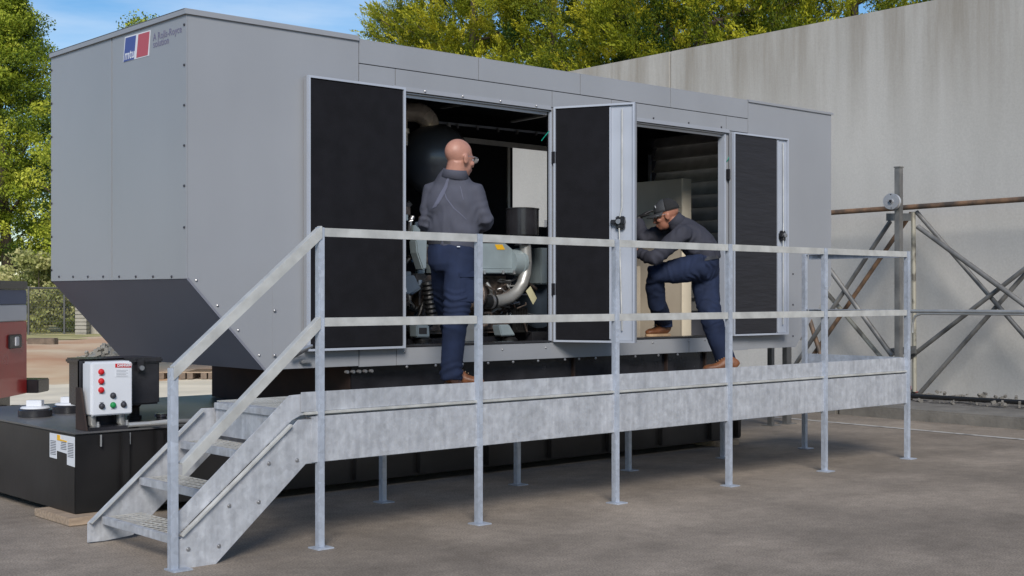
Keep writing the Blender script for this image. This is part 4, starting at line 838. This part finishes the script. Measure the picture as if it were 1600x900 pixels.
po = empty('steel_post', wt(1407, 650, .75), 'square weathered steel post with a roller bracket, taller than the pipe truss', 'post')
pA, pB_ = wt(1407, 640, .75), wt(1407, 263, .75)
b = MB(); w_ = .085; b.obox(Vector((pA.x, pA.y, 0)) - WD * w_ / 2, WD * w_, WN * .08, Zv * pB_.z); b.build('post_shaft', M['greypipe'], po, bevel=.006)
b = MB(); b.obox(Vector((pA.x, pA.y, pB_.z + .001)) - WD * (w_ / 2 + .006) - WN * .006, WD * (w_ + .012), WN * .092, Zv * .02); b.build('post_cap', M['greypipe'], po, bevel=.004)
cr_ = wt(1394, 315, .95); ax = (Fv * -.85 - Rv * .5).normalized(); b = MB(); r0 = .105
b.loft([(cr_ - ax * .06, r0), (cr_ - ax * .035, r0), (cr_ - ax * .03, r0 * .78), (cr_ + ax * .03, r0 * .78), (cr_ + ax * .035, r0), (cr_ + ax * .06, r0), (cr_ + ax * .062, r0 * .8), (cr_ + ax * .05, r0 * .78), (cr_ + ax * .05, r0 * .3), (cr_ + ax * .085, r0 * .28)], 30, Zv)
rl = b.build('guide_roller', M['reel'], po, smooth=True, angle=30)
b = MB(); b.loft([(cr_ + ax * .0855, r0 * .2), (cr_ + ax * .1, r0 * .2)], 6, Zv); b.build('axle_nut', M['black'], rl)
b = MB(); b.obox(cr_ - ax * .05 - Zv * .02, pA.lerp(pB_, .0) * 0 + (Vector((pA.x, pA.y, cr_.z)) - cr_) * .8, Vector((0, 0, .05)), ax * .03); b.build('roller_bracket', M['greypipe'], po)
# black hose along the wall foot
b = MB(); pts = [wl(s, 1.15 + .1 * math.sin(s * 1.3), .17) for s in np.linspace(-6, 3, 24)]; b.tube(pts, .03, 8)
tag(b.build('drain_hose', M['hose'], smooth=True), 'black hose lying on the gravel strip at the foot of the wall', 'hose')
# thin steel supports seen beyond the enclosure's right end
for px, lab in ((1208, 'slim steel prop standing right of the tank under the enclosure'), (1233, 'wide short steel prop below the chamfered right end of the enclosure')):
    q = at(px, 560, 9.0); wq = .05 if px < 1220 else .09
    t = empty('support_prop', (q.x, 9.0, 0), lab, 'prop', 'props under the right end'); MB().box(q.x - wq / 2, q.x + wq / 2, 9.0, 9.06, .008, EZ0 - .004).build('shaft', M['greypipe'], t); MB().box(q.x - .08, q.x + .08, 8.95, 9.1, .001, .0075).build('base_plate', M['greypipe'], t)

# ------------------------------------------------------------------ people
def wrinkle(dirv, amp=.006, fr=14, seed=0):
    d = Vector(dirv).normalized()
    def f(co):
        p = co + Vector((seed * 3.1, seed * 1.7, 0)); q = p - d * (p.dot(d) * .55)
        a = noise.noise(q * fr) ; c_ = noise.noise(p * fr * .45 + Vector((5, 2, 1)))
        return amp * ((1 - abs(a) * 2.2) * .55 + c_ * .8)
    return f
def axes_of(fwd, up): f = Vector(fwd).normalized(); r = f.cross(Vector(up)).normalized(); u = r.cross(f); return r, f, u
def head_shape(b, c, ax, s=1.0):
    r, f, u = ax
    def E(x, y, z, a, b_, c_, n=18, m=14): b.ell(c + r * (x * s) + f * (y * s) + u * (z * s), a * s, b_ * s, c_ * s, ax, n, m)
    E(0, -.015, .035, .077, .098, .088, 26, 18); E(0, .012, .0, .070, .086, .088); E(0, .035, -.045, .056, .062, .072); E(0, .058, -.085, .034, .036, .030)
    E(0, .088, .018, .045, .016, .012); E(0, .103, -.018, .011, .014, .026); E(0, .113, -.034, .014, .013, .011); E(0, .096, -.062, .024, .012, .008); E(0, .094, -.074, .02, .012, .007)
    E(.045, .066, -.028, .022, .024, .02); E(-.045, .066, -.028, .022, .024, .02)
    for sg in (1, -1): E(sg * .081, -.008, -.014, .009, .023, .034, 12, 10); E(sg * .088, -.016, -.002, .006, .017, .018, 12, 8)
def face_bits(p, c, ax, s, hairmat):
    r, f, u = ax; P_ = lambda x, y, z: c + r * (x * s) + f * (y * s) + u * (z * s)
    for sg in (1, -1):
        b = MB(); b.ell(P_(sg * .031, .082, .0), .012, .011, .009, ax, 12, 8); b.build('eye', M['whitel'], p)
        b = MB(); b.ell(P_(sg * .031, .0905, .0), .005, .004, .005, ax, 10, 6); b.build('pupil', M['ink'], p)
        b = MB(); b.ell(P_(sg * .031, .096, .022), .018, .006, .004, ax, 10, 6); b.build('eyebrow', hairmat, p)
def glasses(p, c, ax, s=1):
    r, f, u = ax; P_ = lambda x, y, z: c + r * (x * s) + f * (y * s) + u * (z * s)
    fr = MB()
    for sg in (1, -1):
        fr.tube([P_(sg * .062, .108, .012), P_(sg * .082, .08, .012), P_(sg * .086, .02, .008), P_(sg * .088, -.012, .004), P_(sg * .086, -.022, -.012)], .0022, 6)
        fr.tube([P_(sg * .034 + .028 * math.cos(a), .114 - abs(.3 * (.034 + sg * .028 * math.cos(a))) * .3, .001 + .019 * math.sin(a)) for a in np.linspace(0, 6.283, 17)], .0018, 5)
    fr.tube([P_(-.008, .116, .006), P_(.008, .116, .006)], .002, 5)
    g_ = fr.build('glasses', M['bolt'], p)
    for sg in (1, -1): b = MB(); b.ell(P_(sg * .034, .110, .001), .026, .0012, .017, ax, 14, 8); b.build('lens', M['glass'], g_)
def hand_shape(b, wrist, d, side, palm_n, curl=.5, s=1.0):
    """wrist point, pointing direction, thumb side, palm normal (fingers curl towards it)"""
    d = Vector(d).normalized(); side = Vector(side); side = (side - d * side.dot(d)).normalized(); pn = Vector(palm_n); pn = (pn - d * pn.dot(d) - side * pn.dot(side)).normalized()
    b.loft([(wrist - d * .02, .026 * s, .020 * s), (wrist + d * .015 * s, .030 * s, .018 * s), (wrist + d * .05 * s, .041 * s, .016 * s), (wrist + d * .09 * s, .040 * s, .014 * s), (wrist + d * .098 * s, .034 * s, .010 * s)], 14, side)
    for k, (o_, L) in enumerate(((.030, .068), (.010, .077), (-.011, .071), (-.031, .055))):
        p = wrist + d * (.085 * s) + side * (o_ * s); dd = d.copy(); pts = [(p, .0092 * s)]
        for j, fr in enumerate((.45, .32, .23)):
            ang = curl * (.55 + .3 * j); dd = (dd * math.cos(ang) + pn * math.sin(ang)).normalized(); p = p + dd * (L * fr * s * 1.0); pts.append((p, (.0088 - .0012 * (j + 1)) * s))
        b.loft([(q, r) for q, r in pts], 8, side)
    p = wrist + d * (.025 * s) + side * (.024 * s); dd = (d * .65 + side * .7 + pn * .25).normalized(); pts = [(p, .013 * s)]
    for j, L in enumerate((.035, .03, .022)):
        p = p + dd * (L * s); pts.append((p, (.0115 - .0015 * j) * s)); dd = (dd * .9 + d * .25 + pn * .2 * curl).normalized()
    b.loft([(q, r) for q, r in pts], 8, d)
def shoe(p, heel, toe, w_=.050, h=.125, up=Zv):
    d = (toe - heel); L = d.length; d.normalize(); s = d.cross(up).normalized()
    b = MB(); rings = []
    for f, ww, hh in ((0, .55, .62), (.04, .72, .8), (.15, .80, 1.0), (.3, .80, 1.02), (.42, .84, .86), (.55, .92, .62), (.7, 1.0, .50), (.85, .94, .46), (.95, .72, .36), (1, .38, .2)):
        rings.append((heel + d * (L * f) + up * (.018 + h * hh * .48), ww * w_, h * hh * .5))
    b.loft(rings, 18, s); me = remesh(b, .006, 4); o = link_mesh(me, 'shoe', M['leather'], p)
    b = MB(); outline = []
    for f, ww in ((0, .5), (.05, .75), (.2, .85), (.4, .82), (.6, .98), (.75, 1.05), (.88, .9), (.97, .55), (1.01, .15)): outline.append((f, ww))
    poly = [heel + d * (L * f * 1.01) + s * (ww * w_ * 1.06) for f, ww in outline] + [heel + d * (L * f * 1.01) - s * (ww * w_ * 1.06) for f, ww in outline[::-1]]
    b.prism([q + up * .002 for q in poly], up * .024); so = b.build('sole', M['sole'], p, bevel=.003)
    # build() offsets against the parent only
    b = MB()
    for k in range(4):
        c = heel + d * (L * (.40 + .07 * k)) + up * (.018 + h * (.90 - .085 * k)); b.tube([c - s * .022, c + up * .004, c + s * .022], .0028, 6)
    b.build('laces', M['sole'], p)
    return o

# --- first man: standing on the deck, back to the camera
D1 = 9.47
def K(px, py, dd=0): return J(px, py, D1 + dd)
m1 = empty('person', (6.05, 7.25, DZ + .012), 'bald man in slate work shirt and navy cargo trousers standing at the left doorway', 'person')
body = MB(); hc = K(718, 247, .0); face1 = (Rv * .74 + Fv * .66 - Zv * .12); AX1 = axes_of(face1, Zv)
head_shape(body, hc, AX1, 1.09)
shR, shL = K(740, 300, .02), K(678, 298, .10); nk = K(709, 275, .02)
tside = (shR - shL).normalized()
body.loft([(hc - Zv * .02 - AX1[1] * .02, .066, .074), (K(713, 264, .0), .074, .080), (K(711, 274, .01), .080, .084), (K(709, 284, .02), .085, .08)], 16, tside)
hipR, hipL = K(722, 408, .03), K(693, 408, .12)
body.loft([(K(709, 280, .03), .09, .07), (K(709, 300, .05), .17, .10), (K(710, 335, .05), .165, .10), (K(708, 370, .05), .14, .095), (K(707, 400, .07), .15, .10), (K(707, 420, .07), .12, .09)], 20, tside)
elR, wrR = K(756, 344, .02), K(750, 357, .26); elL, wrL = K(668, 350, .10), K(684, 362, .34)
for a, e, wv in ((shR, elR, wrR), (shL, elL, wrL)):
    body.loft([(a, .050), (a.lerp(e, .5), .045), (e, .037), (e.lerp(wv, .4), .036), (wv, .024)], 12, Fv)
    hand_shape(body, wv, (wv - e), Zv, (-tside if wv is wrR else tside), .6)
knR, anR = K(710, 500, -.01), K(706, 583, .01); knL, anL = K(697, 474, .42), K(708, 528, .95)
for h_, k_, a_ in ((hipR, knR, anR), (hipL, knL, anL)):
    body.loft([(h_, .075), (h_.lerp(k_, .5), .065), (k_, .05), (k_.lerp(a_, .35), .048), (a_, .034)], 14, tside)
heelR = Vector(gz(694, 605, DZ + .012)); heelR = Vector((heelR.x, heelR.y, DZ + .013)); toeR = heelR + (Rv * .98 + Fv * .10).normalized() * .285
body.loft([(anR, .036), (anR.lerp(heelR, .6) + (toeR - heelR) * .2, .028), (heelR + (toeR - heelR) * .5 + Zv * .045, .022, .018)], 12, Fv)
OF1 = anL + Zv * 0
anL.z = 1.08; heelL = Vector((anL.x, anL.y, .987)) - Vector((.02, .05, 0)); toeL = heelL + Vector((.16, .235, 0))
body.loft([(anL, .036), (heelL + (toeL - heelL) * .3 + Zv * .06, .034), (heelL + (toeL - heelL) * .6 + Zv * .05, .03)], 12, Rv)
link_mesh(remesh(body, .0065, 4), 'body', M['skin'], m1)
sh = MB()
def sw1(co):
    f = wrinkle((0, 0, 1), .009, 9, 1)(co)
    for p in (elR, elL): d = (co - p).length; f += .005 * math.exp(-(d / .12) ** 2) * math.sin(d * 110 + 8 * noise.noise(co * 8))
    q = co - K(709, 350, .0); f += .007 * math.exp(-(q.z / .16) ** 2) * math.sin(38 * (q.z + .8 * abs(q.dot(tside))) + 5 * noise.noise(co * 4)); return f
sh.loft([(K(710.5, 268, .02), .086, .088), (K(709, 276, .03), .112, .100), (K(709, 287, .04), .145, .105), (K(709, 299, .05), .195, .125), (K(709, 318, .05), .212, .14), (K(711, 345, .05), .200, .138), (K(709, 368, .05), .178, .130), (K(706, 384, .06), .168, .128)], 28, tside)
for a, e, wv in ((shR, elR, wrR), (shL, elL, wrL)):
    sh.loft([(a - (a - K(709, 300, .05)) * .25, .082), (a, .080), (a.lerp(e, .35), .076), (a.lerp(e, .7), .070), (e, .068), (e.lerp(wv, .15), .064), (e.lerp(wv, .5), .052), (e.lerp(wv, .93), .040)], 18, Fv)
shirt = link_mesh(remesh(sh, .009, 5, sw1), 'shirt', M['shirt'], m1)
b = MB(); b.loft([(K(710, 277, .02), .108, .102), (K(711.2, 268.5, .012), .090, .094), (K(711.5, 264.5, .009), .089, .094)], 26, tside, caps=False); me = b.mesh('collar')
o = b.build('collar', M['shirt'], m1, smooth=True, angle=180); sm = o.modifiers.new('th', 'SOLIDIFY'); sm.thickness = .006
tz_ = MB(); tz_.loft([(K(706, 379, .06), .163, .125), (K(706, 392, .06), .176, .135), (K(707, 412, .06), .176, .14), (K(707, 424, .06), .13, .12)], 26, tside)
tz_.loft([(K(722, 402, .03), .105, .115), (K(718, 428, .02), .108, .12), (K(715, 460, .01), .100, .11), (K(712, 495, -.01), .092, .098), (K(708, 530, .0), .082, .085), (K(706, 562, .01), .078, .080), (K(705, 586, .01), .082, .082), (K(705, 593, .01), .080, .080)], 22, tside)
tz_.loft([(hipL, .10, .11), (hipL.lerp(knL, .5), .095, .10), (knL, .082), (knL.lerp(anL, .5), .075), (anL + Zv * .02, .075)], 20, tside)
def tw(co):
    f = wrinkle((0, 0, 1), .008, 9, 2)(co); z = co.z
    for zc in (K(0, 500).z, K(0, 580).z, K(0, 470).z): f += .007 * math.exp(-((z - zc) / .06) ** 2) * math.sin((z - zc) * 130 + 9 * noise.noise(co * 6))
    return f
link_mesh(remesh(tz_, .009, 4, tw), 'trousers', M['navy'], m1)
# cargo pocket
pc = K(729, 452, -.075); ps = (Rv * .85 + Fv * .5).normalized()
b = MB(); b.obox(pc - ps * .06 - Zv * .1 - Fv * .0, ps * .13, Fv * .05, Zv * .18); b.obox(pc - ps * .065 + Zv * .075 - Fv * .008, ps * .14, Fv * .05, Zv * .055); b.build('cargo_pocket', M['navy'], m1, bevel=.012)
b = MB(); b.loft([(K(706, 382, .06), .172, .133), (K(706, 375.5, .06), .172, .133)], 30, tside); b.build('belt', M['belt'], m1, smooth=True, angle=30)
b = MB(); b.obox(K(714, 386, -.10), Rv * .022, Fv * .004, Zv * .006); b.build('pocket_tag', M['whitel'], m1)
shoe(m1, heelR, toeR); shoe(m1, heelL, toeL)
STRIPS = 1
face_bits(m1, hc, AX1, 1.09, M['hair']); glasses(m1, hc, AX1, 1.09)
r_, f_, u_ = AX1; P1 = lambda x, y, z: hc + r_ * x * 1.04 + f_ * y * 1.04 + u_ * z * 1.04
# sunlit sheen painted as a paler strip, plus thin piping, following the back
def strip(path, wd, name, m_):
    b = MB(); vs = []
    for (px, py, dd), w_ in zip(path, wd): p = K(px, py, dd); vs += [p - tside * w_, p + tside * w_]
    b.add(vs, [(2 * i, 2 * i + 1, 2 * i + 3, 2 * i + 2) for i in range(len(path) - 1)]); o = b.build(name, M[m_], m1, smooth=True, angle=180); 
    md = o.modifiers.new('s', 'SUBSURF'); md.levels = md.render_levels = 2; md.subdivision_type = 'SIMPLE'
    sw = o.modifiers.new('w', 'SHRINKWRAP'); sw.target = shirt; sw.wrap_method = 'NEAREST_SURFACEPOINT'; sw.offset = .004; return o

strip([(701, 277, -.07), (693, 290, -.09), (684, 304, -.1), (675, 317, -.1), (669, 326, -.1)], [.008, .016, .024, .030, .034], 'shirt_sheen_piping', 'sheen_piping_sh')
strip([(690, 296, -.1), (697, 310, -.1), (709, 325, -.1), (722, 336, -.1), (729, 343, -.1)], [.003, .005, .006, .005, .003], 'shirt_sheen_piping', 'sheen_piping_sh')
strip([(719, 290, -.08), (722, 303, -.09), (724, 312, -.1)], [.002, .003, .002], 'shirt_sheen_piping', 'sheen_piping_sh')
# --- second man: one foot on the sill, leaning into the doorway, seen from his left side
D2 = 11.44
def Q(px, py, dd=0): return J(px, py, D2 + dd)
m2 = empty('person', (8.95, 7.35, DZ + .012), 'man in black cap leaning into the right doorway, one foot on the sill', 'person')
body = MB(); hc2 = Q(1041, 336, .12); face2 = (-Rv * .95 + Fv * .16 - Zv * .26); AX2 = axes_of(face2, (Zv - Rv * .26))
head_shape(body, hc2, AX2, 1.05)
side2 = (Fv * .96 + Rv * .2).normalized()     # across the shoulders, away from the viewer
sL, sR = Q(1066, 364, -.06), Q(1052, 360, .30)
body.loft([(hc2 - AX2[2] * .05 - AX2[1] * .03, .058), (Q(1060, 352, .12), .064), (Q(1070, 360, .12), .075)], 16, side2)
body.loft([(Q(1062, 352, .12), .10, .09), (Q(1072, 364, .12), .17, .11), (Q(1086, 378, .12), .165, .115), (Q(1098, 392, .12), .145, .11), (Q(1100, 405, .12), .12, .08), (Q(1100, 414, .12), .10, .07)], 20, side2)
eL, wL = Q(1021, 405, -.12), Q(996, 394, .02); eR, wR = Q(1004, 374, .34), Q(997, 341, .42)
for a, e, wv in ((sL, eL, wL), (sR, eR, wR)):
    body.loft([(a, .05), (a.lerp(e, .5), .045), (e, .037), (e.lerp(wv, .4), .036), (wv, .024)], 12, Zv)
hand_shape(body, wL, (wL - eL), Zv, Fv, .5)
hR, hL = Q(1100, 414, .18), Q(1098, 415, .07)
kL, aL = Q(1024, 428, .12), Q(1028, 506, .34)          # raised leg
kR, aR = Q(1109, 486, .03), Q(1133, 562, .0)           # standing leg
sf = at(1046, 522, EY0 + .02); heelA = Vector((sf.x, EY0 + .03, OZ0 + .006)); toeA = at(1000, 522, EY0 + .03); toeA = Vector((toeA.x, EY0 + .035, OZ0 + .006))
dA = (toeA - heelA).normalized(); toeA = heelA + dA * .29
aL = heelA + dA * .07 + Zv * .10
hb = gz(1152, 583, DZ + .013); tb_ = gz(1097, 583, DZ + .013); dB = (tb_ - hb).normalized(); heelB = hb; toeB = heelB + dB * .29
for h_, k_, a_ in ((hL, kL, aL), (hR, kR, aR)):
    body.loft([(h_, .075), (h_.lerp(k_, .5), .065), (k_, .05), (k_.lerp(a_, .35), .048), (a_, .034)], 14, side2)
for a_, hh, tt in ((aL, heelA, toeA), (aR, heelB, toeB)):
    body.loft([(a_, .034), (hh + (tt - hh) * .28 + Zv * .06, .026), (hh + (tt - hh) * .5 + Zv * .045, .02)], 12, side2)
link_mesh(remesh(body, .0065, 4), 'body', M['skin2'], m2)
sh = MB()
sh.loft([(Q(1053, 345, .12), .073, .074), (Q(1058, 350, .12), .082, .082), (Q(1064, 355, .12), .115, .10), (Q(1071, 362, .12), .175, .118), (Q(1082, 373, .12), .195, .135), (Q(1093, 385, .12), .185, .145), (Q(1102, 397, .12), .172, .140), (Q(1104, 407, .12), .168, .122)], 26, side2)
for a, e, wv in ((sL, eL, wL), (sR, eR, wR)):
    sh.loft([(a.lerp(Q(1080, 372, .12), .35), .085), (a, .084), (a.lerp(e, .35), .078), (a.lerp(e, .7), .070), (e, .066), (e.lerp(wv, .3), .058), (e.lerp(wv, .9), .044)], 18, Zv)
def sw2(co):
    f = wrinkle((.3, .3, 1), .010, 9, 5)(co)
    for p in (eL, eR, Q(1100, 400, 0), Q(1068, 372, -.05)): d = (co - p).length; f += .008 * math.exp(-(d / .13) ** 2) * math.sin(d * 100 + 8 * noise.noise(co * 8))
    return f
link_mesh(remesh(sh, .009, 5, sw2), 'shirt', M['shirt2'], m2)
b = MB(); b.loft([(Q(1062, 352, .12), .092, .088), (Q(1055, 345, .12), .080, .080), (Q(1051, 341, .12), .080, .080)], 24, side2, caps=False); o = b.build('collar', M['shirt2'], m2, smooth=True, angle=180); o.modifiers.new('th', 'SOLIDIFY').thickness = .006
t2 = MB(); t2.ell(Q(1097, 417, .12), .150, .185, .150, (Rv, side2, Zv), 22, 16); t2.loft([(Q(1103, 401, .12), .165, .112), (Q(1101, 412, .12), .178, .125), (Q(1100, 426, .12), .15, .11)], 24, side2)
t2.loft([(Q(1100, 414, .02), .11, .12), (Q(1075, 420, .03), .105, .115), (Q(1048, 425, .08), .097, .10), (kL + Vector((0, 0, .0)), .088, .088), (Q(1024, 446, .18), .082, .086), (Q(1027, 475, .26), .078, .080), (aL + Zv * .05, .080), (aL - Zv * .015, .082)], 20, side2)
t2.loft([(Q(1103, 418, .22), .11, .12), (Q(1103, 450, .14), .105, .115), (Q(1108, 485, .05), .090, .098), (Q(1120, 525, .02), .080, .085), (Q(1131, 555, .0), .082, .085), (Q(1136, 571, .0), .084, .086)], 20, side2)
def tw2(co):
    f = wrinkle((.2, .2, 1), .009, 9, 7)(co)
    for p in (kL, kR, Q(1100, 418, 0)): d = (co - p).length; f += .008 * math.exp(-(d / .14) ** 2) * math.sin(d * 120 + 8 * noise.noise(co * 7))
    return f
link_mesh(remesh(t2, .009, 4, tw2), 'trousers', M['navy'], m2)
b = MB(); b.loft([(Q(1104.5, 407, .12), .176, .120), (Q(1103.5, 401.5, .12), .176, .120)], 28, side2); b.build('belt', M['belt'], m2, smooth=True, angle=30)
gl = MB(); hand_shape(gl, wR, Rv * .75 + Zv * .45, -Fv, -Zv, .25, 1.12); gl.loft([(wR.lerp(eR, .25), .036), (wR, .034)], 12); link_mesh(remesh(gl, .005, 2), 'glove', M['glove'], m2)
shoe(m2, heelA, toeA); shoe(m2, heelB, toeB)
face_bits(m2, hc2, AX2, 1.05, M['hair']); glasses(m2, hc2, AX2, 1.05)
r_, f_, u_ = AX2; s_ = 1.05; P2 = lambda x, y, z: hc2 + r_ * x * s_ + f_ * y * s_ + u_ * z * s_
# cap: charcoal front crown, black mesh back, curved peak
def dome(y0, y1, name, m_, extra=0):
    vs = []; n, mrow = 22, 8
    for i in range(mrow + 1):
        th = (math.pi / 2) * i / mrow
        for k in range(n + 1):
            ph = y0 + (y1 - y0) * k / n
            vs.append(P2((.086 + extra) * math.cos(th) * math.cos(ph), -.012 + (.110 + extra) * math.cos(th) * math.sin(ph), .030 + (.108 + extra) * math.sin(th)))
    b = MB(); b.add(vs, [(i * (n + 1) + k, i * (n + 1) + k + 1, (i + 1) * (n + 1) + k + 1, (i + 1) * (n + 1) + k) for i in range(mrow) for k in range(n)]); return b.build(name, M[m_], None, smooth=True, angle=180)
cap = dome(0.05, math.pi - .05, 'cap', 'cap')
def reparent(o, p):
    off = Vector((0, 0, 0)); r = p
    while r: off += Vector(r.location); r = r.parent
    o.parent = p; o.data.transform(Matrix.Translation(-off))
reparent(cap, m2)
cb2 = dome(math.pi - .05, 2 * math.pi + .05, 'cap_mesh_back', 'cap2', .001); reparent(cb2, cap)
vs = []; n = 16
for k in range(n + 1):
    ph = .25 + (math.pi - .5) * k / n
    for rr_, zz in ((0, 0), (.035, -.004), (.07, -.014)):
        bl = math.sin(ph) ** .8; vs.append(P2((.086 + rr_ * .15) * math.cos(ph), -.012 + .108 * math.sin(ph) + rr_ * bl, .032 + zz - .018 * abs(math.cos(ph)) * (rr_ / .07)))
b = MB(); b.add(vs, [(k * 3 + j, (k + 1) * 3 + j, (k + 1) * 3 + j + 1, k * 3 + j + 1) for k in range(n) for j in range(2)]); pk = b.build('cap_peak', M['cap'], None, smooth=True, angle=180); reparent(pk, cap); pk.modifiers.new('th', 'SOLIDIFY').thickness = .004
cap.modifiers.new('th', 'SOLIDIFY').thickness = .003; cb2.modifiers.new('th', 'SOLIDIFY').thickness = .003
b = MB(); c = P2(-.042, .068, .087); b.ell(c, .012, .004, .014, AX2, 10, 8); o = b.build('cap_emblem', M['whitel'], None); reparent(o, cap)
